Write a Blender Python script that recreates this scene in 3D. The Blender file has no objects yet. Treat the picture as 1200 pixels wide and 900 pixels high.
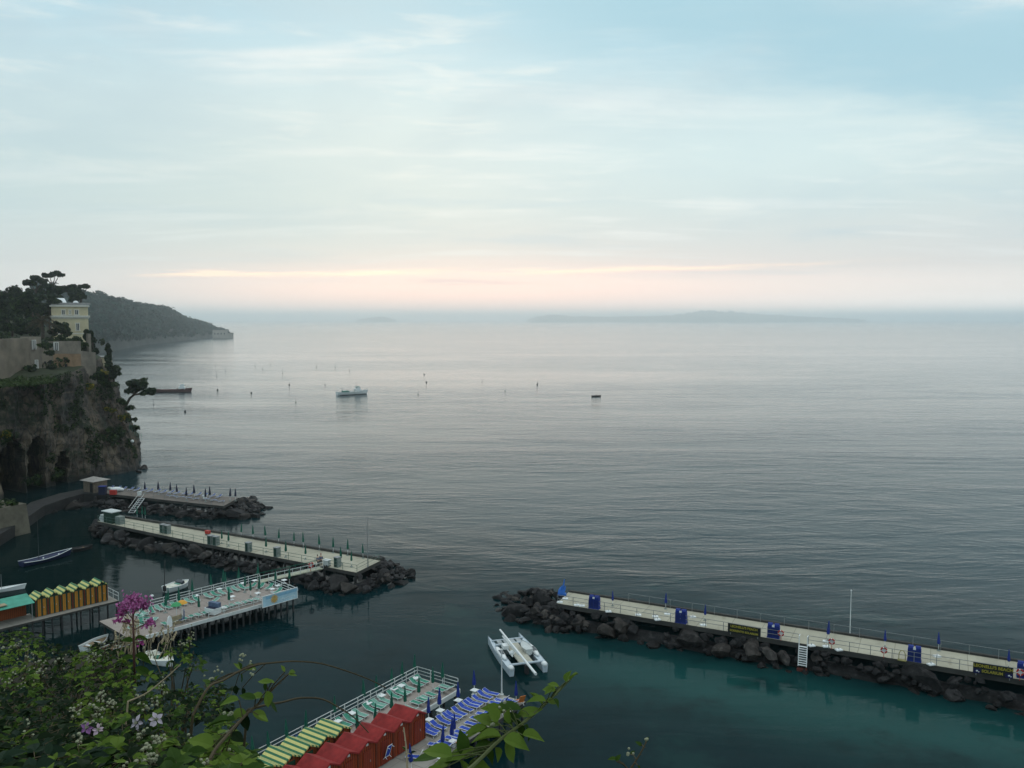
import bpy, bmesh, math, random
from mathutils import Vector, Matrix, noise
R = random.Random(7)
scene = bpy.context.scene
COL = scene.collection
PI = math.pi
rad = math.radians

# ------------------------------------------------------------------ camera
EYE, FOC, PITCH = 37.0, 1000.0, math.atan(75.5 / 1000.0)   # eye height over the sea, focal length of the 1200 px wide photo
cam_data = bpy.data.cameras.new("camera")
cam = bpy.data.objects.new("camera", cam_data)
COL.objects.link(cam)
cam.location = (0, 0, EYE)
cam.rotation_euler = (PI / 2 - PITCH, 0, 0)
cam_data.sensor_width = 36.0
cam_data.lens = 30.0
cam_data.clip_start = 0.1
cam_data.clip_end = 120000.0
scene.camera = cam

# ------------------------------------------------------------------ view and sampling
scene.view_settings.view_transform = 'Standard'
scene.view_settings.look = 'None'
scene.view_settings.exposure = 0.0
scene.view_settings.gamma = 1.0
scene.view_settings.use_curve_mapping = False
scene.render.engine = 'CYCLES'
scene.cycles.max_bounces = 8
scene.cycles.diffuse_bounces = 2
scene.cycles.glossy_bounces = 3
scene.cycles.transmission_bounces = 2
scene.cycles.volume_bounces = 5
scene.cycles.transparent_max_bounces = 6
scene.cycles.use_denoising = True

# ------------------------------------------------------------------ sun (behind thin cloud, ahead and to the left)
SUN_EL, SUN_AZ = 16.0, -8.0        # degrees; azimuth measured from +Y towards +X
sun_data = bpy.data.lights.new("sun", 'SUN')
sun_data.energy = 0.5
sun_data.angle = rad(105)
sun_data.color = (1.0, 0.86, 0.74)
sun = bpy.data.objects.new("sun", sun_data)
COL.objects.link(sun)
sdir = Vector((math.sin(rad(SUN_AZ)) * math.cos(rad(SUN_EL)), math.cos(rad(SUN_AZ)) * math.cos(rad(SUN_EL)), math.sin(rad(SUN_EL))))
sun.rotation_euler = (-sdir).to_track_quat('-Z', 'Y').to_euler()
sun.location = (-60, 80, 120)

# ------------------------------------------------------------------ node helper
class G:
    """A small writer of node graphs."""
    def __init__(self, tree):
        self.t = tree
        tree.nodes.clear()
    def n(self, kind, **kw):
        nd = self.t.nodes.new(kind)
        for k, v in kw.items():
            setattr(nd, k, v)
        return nd
    def link(self, a, b):
        self.t.links.new(a, b)
    def put(self, sock, v):
        if hasattr(v, 'is_output'):
            self.link(v, sock)
        else:
            if isinstance(v, (tuple, list)) and len(v) == 3 and sock.type == 'RGBA':
                v = (*v, 1)
            sock.default_value = v
    def m(self, op, a, b=0.0, c=None, clamp=False):
        nd = self.n('ShaderNodeMath', operation=op)
        nd.use_clamp = clamp
        self.put(nd.inputs[0], a)
        self.put(nd.inputs[1], b)
        if c is not None:
            self.put(nd.inputs[2], c)
        return nd.outputs[0]
    def mix(self, f, a, b, blend='MIX'):
        nd = self.n('ShaderNodeMix', data_type='RGBA', blend_type=blend)
        nd.clamp_factor = True
        self.put(nd.inputs[0], f)
        self.put(nd.inputs[6], a)
        self.put(nd.inputs[7], b)
        return nd.outputs[2]
    def ramp(self, f, stops, interp='LINEAR'):
        nd = self.n('ShaderNodeValToRGB')
        el = nd.color_ramp.elements
        nd.color_ramp.interpolation = interp
        while len(el) < len(stops):
            el.new(0.5)
        for e, (p, c) in zip(el, stops):
            e.position = p
            e.color = (*c, 1) if len(c) == 3 else c
        self.put(nd.inputs[0], f)
        return nd.outputs[0]
    def smooth(self, x, lo, hi):
        nd = self.n('ShaderNodeMapRange', interpolation_type='SMOOTHSTEP')
        self.put(nd.inputs[0], x)
        nd.inputs[1].default_value = lo
        nd.inputs[2].default_value = hi
        return nd.outputs[0]
    def noise(self, vec, scale, detail=3, rough=0.5, dist=0.0):
        nd = self.n('ShaderNodeTexNoise')
        self.put(nd.inputs['Vector'], vec)
        nd.inputs['Scale'].default_value = scale
        nd.inputs['Detail'].default_value = detail
        nd.inputs['Roughness'].default_value = rough
        nd.inputs['Distortion'].default_value = dist
        return nd.outputs[0]
    def vscale(self, v, s):
        nd = self.n('ShaderNodeMapping')
        self.put(nd.inputs['Vector'], v)
        nd.inputs['Scale'].default_value = s
        return nd.outputs[0]
    def xyz(self, v):
        nd = self.n('ShaderNodeSeparateXYZ')
        self.link(v, nd.inputs[0])
        return nd.outputs
    def comb(self, x, y, z):
        nd = self.n('ShaderNodeCombineXYZ')
        for s, v in zip(nd.inputs, (x, y, z)):
            self.put(s, v)
        return nd.outputs[0]
    def gauss(self, x, c, w):
        t = self.m('DIVIDE', self.m('SUBTRACT', x, c), w)
        return self.m('POWER', 2.718, self.m('MULTIPLY', self.m('MULTIPLY', t, t), -1.0))

# ------------------------------------------------------------------ sky: Nishita behind broken high cloud, rosy at the horizon
world = bpy.data.worlds.new("World")
scene.world = world
world.use_nodes = True
g = G(world.node_tree)
tc = g.n('ShaderNodeTexCoord')
dirv = tc.outputs['Generated']
dx, dy, dz = g.xyz(dirv)
el = g.m('MAXIMUM', dz, 0.0)
az = g.m('DIVIDE', dx, g.m('MAXIMUM', dy, 0.15))
cv = g.comb(g.m('DIVIDE', dx, g.m('ADD', el, 0.10)), g.m('DIVIDE', dy, g.m('ADD', el, 0.10)), 0.0)
base = g.ramp(el, [(0.0, (2.6, 2.3, 2.1)), (0.012, (1.9, 1.68, 1.5)), (0.03, (1.22, 1.12, 1.03)), (0.06, (.80, .80, .78)), (0.13, (.67, .79, .80)),
                   (0.22, (.63, .79, .83)), (0.34, (.41, .70, .84)), (0.5, (.56, .74, .84)), (0.75, (1.02, 1.1, 1.16)), (1.0, (1.25, 1.33, 1.38))])
pink = g.m('MULTIPLY', g.gauss(az, -0.08, 0.42), g.gauss(el, 0.022, 0.036))
base = g.mix(g.m('MULTIPLY', pink, 0.80), base, (1.80, 1.12, .90))
dull = g.m('MULTIPLY', g.smooth(az, -0.25, -0.55), g.gauss(el, 0.0, 0.09))
base = g.mix(g.m('MULTIPLY', dull, 0.5), base, (.60, .70, .74))
# soft grey undersides and bright tops, stretched across the view
n1 = g.noise(g.vscale(cv, (.55, 1.0, 1)), 0.9, 5, 0.52, 0.4)
n2 = g.noise(g.vscale(cv, (.35, 1.2, 1)), 2.3, 5, 0.55, 0.3)
low = g.smooth(el, 0.02, 0.10)
darkm = g.m('MULTIPLY', g.smooth(n1, 0.50, 0.70), low)
base = g.mix(g.m('MULTIPLY', darkm, 0.60), base, (.47, .66, .76))
litm = g.m('MULTIPLY', g.smooth(n2, 0.50, 0.72), low)
base = g.mix(g.m('MULTIPLY', litm, 0.60), base, (.93, .97, .96))
mot = g.noise(g.comb(g.m('MULTIPLY', az, 1.5), g.m('MULTIPLY', el, 4.5), 1.0), 2.2, 5, .55, .4)
mo2 = g.noise(g.comb(g.m('MULTIPLY', az, 1.1), g.m('MULTIPLY', el, 7.0), 6.0), 5.0, 5, .6, .3)
hi_ = g.smooth(el, .06, .13)
base = g.mix(g.m('MULTIPLY', g.m('MULTIPLY', g.smooth(mot, .42, .66), hi_), .55), base, (.50, .67, .75))
base = g.mix(g.m('MULTIPLY', g.m('MULTIPLY', g.smooth(mo2, .52, .74), g.smooth(el, .09, .13)), .50), base, (.92, .96, .93))
lf_ = g.m('MULTIPLY', g.smooth(az, .05, -.35), g.gauss(el, .13, .10))
base = g.mix(g.m('MULTIPLY', lf_, .50), base, (.50, .68, .71))
rt_ = g.m('MULTIPLY', g.gauss(az, .30, .26), g.gauss(el, .19, .055))
base = g.mix(g.m('MULTIPLY', rt_, .60), base, (.76, .93, .93))
# the big blue-grey cloud bank rising to the upper right
wob = g.m('MULTIPLY', g.m('SUBTRACT', g.noise(g.vscale(cv, (.8, 1, 1)), 1.6, 5, 0.55), 0.5), 0.16)
wob2 = g.m('MULTIPLY', g.m('SUBTRACT', g.noise(g.vscale(cv, (.5, 1.4, 1)), 4.0, 4, 0.6), 0.5), 0.05)
line = g.m('ADD', g.m('ADD', g.m('SUBTRACT', el, g.m('SUBTRACT', 0.325, g.m('MULTIPLY', az, 0.19))), wob), wob2)
bank = g.m('MULTIPLY', g.m('MULTIPLY', g.smooth(line, -0.040, 0.020), g.smooth(line, 0.13, 0.04)), g.smooth(az, -0.20, 0.18))
base = g.mix(g.m('MULTIPLY', bank, 0.85), base, (.40, .66, .77))
upl = g.m('MULTIPLY', g.m('MULTIPLY', g.smooth(az, 0.15, -0.15), g.smooth(el, 0.29, 0.36)), g.smooth(n1, 0.35, 0.6))
base = g.mix(g.m('MULTIPLY', upl, 0.55), base, (.46, .68, .78))
glow = g.m('MULTIPLY', g.gauss(az, 0.42, 0.13), g.gauss(el, 0.37, 0.022))
base = g.mix(g.m('MULTIPLY', glow, 0.75), base, (.86, .93, .92))
# thin rosy streaks low over the sea
sw = g.noise(g.comb(g.m('MULTIPLY', az, 3.0), g.m('MULTIPLY', el, 14.0), 2.0), 1.5, 4, 0.55)
ctr = g.m('ADD', 0.0555, g.m('ADD', g.m('MULTIPLY', g.m('SUBTRACT', sw, 0.5), 0.012), g.m('MULTIPLY', az, 0.016)))
brk = g.smooth(g.noise(g.comb(g.m('MULTIPLY', az, 9.0), g.m('MULTIPLY', el, 150.0), 0.0), 1.0, 5, 0.65), 0.36, 0.62)
spn = g.m('MULTIPLY', g.smooth(az, -0.46, -0.38), g.smooth(az, 0.52, -0.05))
st = g.m('MULTIPLY', g.m('MULTIPLY', g.gauss(el, ctr, 0.0030), brk), spn)
base = g.mix(g.m('MULTIPLY', st, 0.95), base, (1.75, 1.22, .86))
ctr2 = g.m('ADD', 0.043, g.m('MULTIPLY', g.m('SUBTRACT', sw, 0.5), 0.02))
st2 = g.m('MULTIPLY', g.m('MULTIPLY', g.gauss(el, ctr2, 0.004), g.gauss(az, -0.07, 0.10)), brk)
base = g.mix(g.m('MULTIPLY', st2, 0.45), base, (.56, .60, .66))
bg_cloud = g.n('ShaderNodeBackground')
g.put(bg_cloud.inputs[0], base)
bg_cloud.inputs[1].default_value = 1.0
sky = g.n('ShaderNodeTexSky')
sky.sky_type = 'NISHITA'
sky.sun_disc = False
sky.sun_elevation = rad(SUN_EL)
sky.sun_rotation = rad(SUN_AZ)
sky.air_density = 1.4
sky.dust_density = 2.0
bg_sky = g.n('ShaderNodeBackground')
g.link(sky.outputs[0], bg_sky.inputs[0])
bg_sky.inputs[1].default_value = 0.06
mx = g.n('ShaderNodeMixShader')
mx.inputs[0].default_value = 0.94
g.link(bg_sky.outputs[0], mx.inputs[1])
g.link(bg_cloud.outputs[0], mx.inputs[2])
wo = g.n('ShaderNodeOutputWorld')
g.link(mx.outputs[0], wo.inputs[0])

# ------------------------------------------------------------------ where things stand: survey of the photo -> world metres
CP, SP = math.cos(PITCH), math.sin(PITCH)
def sight(px, py):
    a, b = (px - 600) / FOC, -(py - 450) / FOC
    return Vector((a, CP + b * SP, -SP + b * CP))
def P(px, py, z=0.0):                       # the point at height z seen there
    d = sight(px, py)
    t = (z - EYE) / d.z
    return Vector((d.x * t, d.y * t, z))
def Q(px, py, dist):                        # the point dist metres ahead
    d = sight(px, py)
    t = dist / d.y
    return Vector((d.x * t, dist, EYE + d.z * t))

# ------------------------------------------------------------------ materials
MATS = {}
def pm(name, col, rough=0.6, var=0.18, scale=2.0, bump=0.0, bscale=None, metal=0.0, spec=0.25, second=None, space='Object', detail=4):
    """Principled surface with real colour variation and relief."""
    if name in MATS:
        return MATS[name]
    m = bpy.data.materials.new(name)
    m.use_nodes = True
    g = G(m.node_tree)
    out = g.n('ShaderNodeOutputMaterial')
    b = g.n('ShaderNodeBsdfPrincipled')
    g.link(b.outputs[0], out.inputs[0])
    if space == 'World':
        v = g.n('ShaderNodeNewGeometry').outputs['Position']
    else:
        v = g.n('ShaderNodeTexCoord').outputs['Object']
    n = g.noise(v, scale, detail, 0.6)
    lo = tuple(c * (1 - var) for c in col)
    hi = tuple(min(1, c * (1 + var)) for c in (second or col))
    g.link(g.ramp(n, [(0.3, lo), (0.7, hi)]), b.inputs['Base Color'])
    b.inputs['Roughness'].default_value = rough
    b.inputs['Metallic'].default_value = metal
    b.inputs['Specular IOR Level'].default_value = spec
    if bump:
        bp = g.n('ShaderNodeBump')
        bp.inputs['Strength'].default_value = bump
        bp.inputs['Distance'].default_value = 0.1
        g.link(g.noise(v, bscale or scale * 4, 5, 0.6), bp.inputs['Height'])
        g.link(bp.outputs[0], b.inputs['Normal'])
    MATS[name] = m
    return m

def stripes(name, a, b_, period, axis=0, duty=0.5, rough=0.6, groove=False):
    """Two colours in bands across one local axis (painted boards or striped felt)."""
    m = bpy.data.materials.new(name)
    m.use_nodes = True
    g = G(m.node_tree)
    out = g.n('ShaderNodeOutputMaterial')
    b = g.n('ShaderNodeBsdfPrincipled')
    g.link(b.outputs[0], out.inputs[0])
    v = g.n('ShaderNodeTexCoord').outputs['Object']
    c = g.xyz(v)[axis]
    f = g.m('FRACT', g.m('ADD', g.m('DIVIDE', c, period), 100.0))
    msk = g.smooth(f, duty - 0.02, duty + 0.02)
    nz = g.noise(v, 5.0, 4, 0.6)
    ca = g.mix(nz, tuple(x * .75 for x in a), tuple(min(1, x * 1.2) for x in a))
    cb = g.mix(nz, tuple(x * .75 for x in b_), tuple(min(1, x * 1.2) for x in b_))
    g.link(g.mix(msk, ca, cb), b.inputs['Base Color'])
    b.inputs['Roughness'].default_value = rough
    b.inputs['Specular IOR Level'].default_value = .2
    MATS[name] = m
    return m

def deckmat(name, col, head, step, across=0.0):
    """Cast slabs: joints along and across the deck, rain stains, rust and damp patches."""
    m = bpy.data.materials.new(name)
    m.use_nodes = True
    g = G(m.node_tree)
    out = g.n('ShaderNodeOutputMaterial')
    b = g.n('ShaderNodeBsdfPrincipled')
    g.link(b.outputs[0], out.inputs[0])
    p = g.n('ShaderNodeNewGeometry').outputs['Position']
    x, y, z = g.xyz(p)
    u = g.m('ADD', g.m('MULTIPLY', x, math.cos(head)), g.m('MULTIPLY', y, math.sin(head)))
    v = g.m('SUBTRACT', g.m('MULTIPLY', y, math.cos(head)), g.m('MULTIPLY', x, math.sin(head)))
    c = g.ramp(g.noise(p, .30, 6, .62), [(.28, tuple(k * .78 for k in col)), (.72, tuple(min(1, k * 1.12) for k in col))])
    cell = g.n('ShaderNodeTexWhiteNoise', noise_dimensions='1D')
    g.link(g.m('FLOOR', g.m('DIVIDE', u, step)), cell.inputs['W'])
    c = g.mix(g.m('MULTIPLY', cell.outputs[0], .22), c, tuple(k * .55 for k in col))
    st = g.smooth(g.noise(g.comb(g.m('MULTIPLY', u, .9), g.m('MULTIPLY', v, .35), 3.0), 1.0, 5, .65), .54, .72)
    c = g.mix(g.m('MULTIPLY', st, .45), c, (col[0] * .42, col[1] * .38, col[2] * .34))
    fu = g.m('ABSOLUTE', g.m('SUBTRACT', g.m('FRACT', g.m('DIVIDE', u, step)), .5))
    j = g.smooth(fu, .5 - .05 / step, .5 - .02 / step)
    if across:
        fv = g.m('ABSOLUTE', g.m('SUBTRACT', g.m('FRACT', g.m('DIVIDE', v, across)), .5))
        j = g.m('MAXIMUM', j, g.m('MULTIPLY', g.smooth(fv, .5 - .05 / across, .5 - .02 / across), .6))
    c = g.mix(g.m('MULTIPLY', j, .6), c, tuple(k * .35 for k in col))
    g.link(c, b.inputs['Base Color'])
    b.inputs['Roughness'].default_value = .85
    b.inputs['Specular IOR Level'].default_value = .25
    MATS[name] = m
    return m

def leafmat(name, col, col2, trans=0.25, scale=6.0, rough=0.5):
    m = bpy.data.materials.new(name)
    m.use_nodes = True
    g = G(m.node_tree)
    out = g.n('ShaderNodeOutputMaterial')
    b = g.n('ShaderNodeBsdfPrincipled')
    t = g.n('ShaderNodeBsdfTranslucent')
    mx = g.n('ShaderNodeMixShader')
    v = g.n('ShaderNodeNewGeometry').outputs['Position']
    n = g.noise(v, scale, 3, 0.6)
    c = g.ramp(n, [(0.3, col), (0.7, col2)])
    g.link(c, b.inputs['Base Color'])
    g.link(c, t.inputs[0])
    b.inputs['Roughness'].default_value = .75
    b.inputs['Specular IOR Level'].default_value = .14
    mx.inputs[0].default_value = trans
    g.link(b.outputs[0], mx.inputs[1])
    g.link(t.outputs[0], mx.inputs[2])
    g.link(mx.outputs[0], out.inputs[0])
    MATS[name] = m
    return m

# ------------------------------------------------------------------ mesh writer
class MB:
    def __init__(self):
        self.v, self.f, self.mi = [], [], []
    def add(self, vs, fs, mi=0):
        o = len(self.v)
        self.v += [tuple(v) for v in vs]
        self.f += [tuple(i + o for i in f) for f in fs]
        self.mi += [mi] * len(fs)
        return self
    def box(self, c, s, rz=0.0, ry=0.0, mi=0, taper=1.0):
        M = Matrix.Rotation(rz, 3, 'Z') @ Matrix.Rotation(ry, 3, 'Y')
        vs = []
        for z in (-.5, .5):
            k = taper if z > 0 else 1.0
            for x, y in ((-.5, -.5), (.5, -.5), (.5, .5), (-.5, .5)):
                vs.append(Vector(c) + M @ Vector((x * s[0] * k, y * s[1] * k, z * s[2])))
        return self.add(vs, [(3, 2, 1, 0), (4, 5, 6, 7), (0, 1, 5, 4), (1, 2, 6, 5), (2, 3, 7, 6), (3, 0, 4, 7)], mi)
    def tube(self, pts, r, n=6, mi=0, caps=True):
        pts = [Vector(p) for p in pts]
        rs = r if isinstance(r, (list, tuple)) else [r] * len(pts)
        rings = []
        prev = None
        for i, p in enumerate(pts):
            d = (pts[min(i + 1, len(pts) - 1)] - pts[max(i - 1, 0)]).normalized()
            up = Vector((0, 0, 1)) if abs(d.z) < 0.9 else Vector((1, 0, 0))
            x = d.cross(up).normalized() if prev is None else (prev - d * prev.dot(d)).normalized()
            prev = x
            y = d.cross(x)
            rings.append([p + (x * math.cos(2 * PI * k / n) + y * math.sin(2 * PI * k / n)) * rs[i] for k in range(n)])
        vs = [v for rg in rings for v in rg]
        fs = []
        for i in range(len(pts) - 1):
            for k in range(n):
                k2 = (k + 1) % n
                fs.append((i * n + k, i * n + k2, (i + 1) * n + k2, (i + 1) * n + k))
        if caps:
            fs.append(tuple(range(n - 1, -1, -1)))
            fs.append(tuple(range((len(pts) - 1) * n, len(pts) * n)))
        return self.add(vs, fs, mi)
    def lathe(self, c, prof, n=12, mi=0, pleat=0.0):
        vs = []
        for r, z in prof:
            for k in range(n):
                rr = r * (1 + (pleat if k % 2 else -pleat))
                vs.append((c[0] + rr * math.cos(2 * PI * k / n), c[1] + rr * math.sin(2 * PI * k / n), c[2] + z))
        fs = []
        for i in range(len(prof) - 1):
            for k in range(n):
                k2 = (k + 1) % n
                fs.append((i * n + k, i * n + k2, (i + 1) * n + k2, (i + 1) * n + k))
        fs.append(tuple(range(n - 1, -1, -1)))
        fs.append(tuple(range((len(prof) - 1) * n, len(prof) * n)))
        return self.add(vs, fs, mi)
    def prism(self, poly, z0, z1, mi=0):
        n = len(poly)
        area = sum(poly[i][0] * poly[(i + 1) % n][1] - poly[(i + 1) % n][0] * poly[i][1] for i in range(n))
        if area < 0:
            poly = poly[::-1]
        vs = [(p[0], p[1], z0) for p in poly] + [(p[0], p[1], z1) for p in poly]
        fs = [tuple(range(n - 1, -1, -1)), tuple(range(n, 2 * n))]
        fs += [(i, (i + 1) % n, n + (i + 1) % n, n + i) for i in range(n)]
        return self.add(vs, fs, mi)
    def ball(self, c, r, sx=1, sy=1, sz=1, sub=1, mi=0, jit=0.0, rnd=R):
        bm = bmesh.new()
        bmesh.ops.create_icosphere(bm, subdivisions=sub, radius=1.0)
        off = Vector((rnd.uniform(0, 90),) * 3)
        vs = []
        for v in bm.verts:
            k = 1 + jit * noise.noise(v.co * 1.7 + off)
            vs.append((c[0] + v.co.x * r * sx * k, c[1] + v.co.y * r * sy * k, c[2] + v.co.z * r * sz * k))
        fs = [tuple(v.index for v in f.verts) for f in bm.faces]
        bm.free()
        return self.add(vs, fs, mi)
    def build(self, name, mat, parent=None, smooth=False, loc=None, rz=0.0):
        me = bpy.data.meshes.new(name)
        me.from_pydata(self.v, [], self.f)
        mats = mat if isinstance(mat, (list, tuple)) else [mat]
        for m in mats:
            me.materials.append(m)
        if len(mats) > 1:
            me.polygons.foreach_set('material_index', self.mi)
        if smooth:
            me.polygons.foreach_set('use_smooth', [True] * len(me.polygons))
        me.update()
        o = bpy.data.objects.new(name, me)
        COL.objects.link(o)
        if parent is not None:
            o.parent = parent
        if loc is not None:
            o.location = loc
            o.rotation_euler = (0, 0, rz)
        return o

def tag(o, label=None, cat=None, group=None, kind=None):
    if label: o['label'] = label
    if cat: o['category'] = cat
    if group: o['group'] = group
    if kind: o['kind'] = kind
    return o
def thing(name, label, cat, loc=(0, 0, 0), rz=0.0, group=None):
    o = bpy.data.objects.new(name, None)
    o.empty_display_size = 0.2
    COL.objects.link(o)
    o.location = loc
    o.rotation_euler = (0, 0, rz)
    return tag(o, label, cat, group)
KIDS = {}
def copy_tree(o, parent=None):
    c = o.copy()
    COL.objects.link(c)
    if parent is not None:
        c.parent = parent
    for ch in list(o.children):
        copy_tree(ch, c)
    return c
JIT = random.Random(99)
class Kind:
    """One model, placed many times: the first placing moves the model itself, later ones copy it."""
    def __init__(self, root):
        self.root, self.used = root, False
    def put(self, loc, rz=0.0, label=None, group=None, scale=1.0, sway=0.0):
        o = self.root if not self.used else copy_tree(self.root)
        self.used = True
        o.location = loc
        if o.name.startswith('parasol') and 'weight' not in o.name:
            o.rotation_euler = (JIT.gauss(0, .028), JIT.gauss(0, .028), JIT.uniform(0, 6.28))
            scale *= JIT.uniform(.92, 1.07)
        else:
            o.rotation_euler = (0, 0, rz)
        o.scale = (scale,) * 3
        if label: o['label'] = label
        if group: o['group'] = group
        return o
def heading(a, b):
    return math.atan2(b[1] - a[1], b[0] - a[0])
def lerp(a, b, t):
    return a + (b - a) * t

# ================================================================== THE SETTING
# ------------------------------------------------------------------ water
def water_material():
    m = bpy.data.materials.new("sea_water")
    m.use_nodes = True
    g = G(m.node_tree)
    out = g.n('ShaderNodeOutputMaterial')
    b = g.n('ShaderNodeBsdfPrincipled')
    g.link(b.outputs[0], out.inputs[0])
    p = g.n('ShaderNodeNewGeometry').outputs['Position']
    x, y, z = g.xyz(p)
    # how far outside the line of breakwaters (open sea) a point lies
    side = g.m('ADD', g.m('MULTIPLY', g.m('SUBTRACT', y, 113.0), 0.897), g.m('MULTIPLY', g.m('ADD', x, 8.0), 0.442))
    wob = g.m('MULTIPLY', g.m('SUBTRACT', g.noise(p, 0.06, 3, 0.55), 0.5), 26.0)
    sea = g.smooth(g.m('ADD', side, wob), -3.0, 26.0)
    deep = g.smooth(g.m('ADD', side, wob), 0.0, 60.0)
    # sandy shallows behind the right hand breakwater, murkier water by the cliff
    sh = g.m('MULTIPLY', g.smooth(x, -16.0, 22.0), g.gauss(g.m('ADD', side, g.m('MULTIPLY', wob, 0.35)), -14.0, 7.0))
    bed = g.noise(p, 0.11, 4, 0.6)
    inner = g.mix(sh, (.0034, .018, .021), (.010, .058, .053))
    inner = g.mix(g.m('MULTIPLY', g.smooth(bed, .50, .68), .6), inner, (.0030, .013, .014))
    inner = g.mix(g.m('MULTIPLY', g.m('MULTIPLY', g.smooth(bed, .46, .32), g.smooth(x, -40.0, 0.0)), .35), inner, (.012, .050, .044))
    inner = g.mix(g.smooth(x, -30.0, -62.0), inner, (.004, .013, .013))
    col = g.mix(deep, inner, (.007, .032, .040))
    g.link(col, b.inputs['Base Color'])
    b.inputs['IOR'].default_value = 1.333
    g.link(g.m('ADD', .04, g.m('ADD', g.m('MULTIPLY', sea, .05), g.m('MULTIPLY', g.smooth(y, 140.0, 900.0), .38))), b.inputs['Specular IOR Level'])
    rgh = g.m('ADD', 0.03, g.m('MULTIPLY', sea, 0.05))
    far = g.smooth(y, 250.0, 2500.0)
    g.link(g.m('ADD', rgh, g.m('MULTIPLY', far, 0.07)), b.inputs['Roughness'])
    # swell, ripples and calm slicks
    w1 = g.noise(g.vscale(p, (.055, .16, .1)), 1.0, 4, 0.55, 0.6)
    w2 = g.noise(g.vscale(p, (.28, .75, .3)), 1.0, 4, 0.6, 0.8)
    w3 = g.noise(g.vscale(p, (1.6, 2.4, 1)), 1.0, 3, 0.6)
    slick = g.noise(g.vscale(p, (.0022, .010, 1)), 1.0, 4, 0.55, 1.2)
    gust = g.noise(g.vscale(p, (.012, .030, 1)), 1.0, 4, 0.6, 1.5)
    amp = g.m('MULTIPLY', g.m('ADD', 0.17, g.m('MULTIPLY', sea, 0.83)), g.m('MULTIPLY', g.m('ADD', 0.45, g.m('MULTIPLY', g.smooth(slick, .36, .58), 0.75)), g.m('ADD', 0.60, g.m('MULTIPLY', g.smooth(gust, .34, .66), 0.55))))
    hgt = g.m('ADD', g.m('ADD', g.m('MULTIPLY', w1, 1.5), g.m('MULTIPLY', w2, 0.42)), g.m('MULTIPLY', w3, 0.06))
    bp = g.n('ShaderNodeBump')
    bp.inputs['Strength'].default_value = 1.0
    bp.inputs['Distance'].default_value = 1.0
    g.link(g.m('MULTIPLY', g.m('MULTIPLY', hgt, amp), 0.26), bp.inputs['Height'])
    g.link(bp.outputs[0], b.inputs['Normal'])
    return m
w = MB()
cuts = [0, 60, 150, 400, 1200, 4000, 12000, 30000]
axis_ = sorted({s * c for c in cuts for s in (-1, 1)})
nn = len(axis_)
w.add([(x, y, 0) for y in axis_ for x in axis_],
      [(j * nn + i, j * nn + i + 1, (j + 1) * nn + i + 1, (j + 1) * nn + i) for j in range(nn - 1) for i in range(nn - 1)])
tag(w.build('water', water_material()), kind='structure')

# ------------------------------------------------------------------ haze over the bay
hz = MB().box((0, 0, 93), (61000, 61000, 194))
hm = bpy.data.materials.new("haze_air")
hm.use_nodes = True
g = G(hm.node_tree)
out = g.n('ShaderNodeOutputMaterial')
pv = g.n('ShaderNodeVolumePrincipled')
pv.inputs['Color'].default_value = (0.865, 0.955, 1.0, 1)
pv.inputs['Density'].default_value = 0.00018
pv.inputs['Anisotropy'].default_value = 0.86
g.link(pv.outputs[0], out.inputs['Volume'])
haze = hz.build('haze', hm)
tag(haze, kind='stuff')
hm.cycles.homogeneous_volume = True

# ------------------------------------------------------------------ leaf clump writer (crowns, shrubs, woods)
def clump(mb, c, r, n, size, sx=1.0, sy=1.0, sz=1.0, rnd=R, mis=(0,), shell=0.55):
    """n small leaf-spray faces spread through an ellipsoid, denser towards its outside."""
    c = Vector(c)
    for _ in range(n):
        d = Vector((rnd.gauss(0, 1), rnd.gauss(0, 1), rnd.gauss(0, 1))).normalized()
        k = shell + (1 - shell) * rnd.random()
        k *= 0.82 + 0.36 * noise.noise(d * 2.3 + c)
        p = c + Vector((d.x * r * sx, d.y * r * sy, d.z * r * sz)) * k
        nrm = (d + Vector((rnd.uniform(-.8, .8), rnd.uniform(-.8, .8), rnd.uniform(-.3, .9)))).normalized()
        a = nrm.orthogonal().normalized()
        a = Matrix.Rotation(rnd.uniform(0, 6.28), 3, nrm) @ a
        b = nrm.cross(a)
        s = size * rnd.uniform(.6, 1.4)
        s2 = s * rnd.uniform(.5, .9)
        bend = nrm * s * .25
        mb.add([p - a * s, p + b * s2 + bend, p + a * s, p - b * s2 + bend], [(0, 1, 2, 3)], rnd.choice(mis))
pm('bark', (.07, .052, .04), .9, .3, 3.0, .4)
GREENS = [leafmat('pine_leaf_dark', (.012, .022, .012), (.024, .040, .018), .1, .6), leafmat('pine_leaf', (.022, .040, .014), (.042, .068, .020), .1, .6)]
SHRUB = [leafmat('shrub_dark', (.010, .020, .008), (.022, .038, .013), .1, .8), leafmat('shrub_green', (.024, .046, .012), (.052, .080, .020), .1, .8)]
BROOM = [MATS['shrub_green'], leafmat('broom_yellow', (.16, .13, .012), (.26, .20, .02), .1, .8)]
FAR = [leafmat('far_wood_dark', (.005, .026, .022), (.010, .040, .030), .05, .02), leafmat('far_wood', (.009, .040, .031), (.018, .058, .040), .05, .02)]

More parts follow.
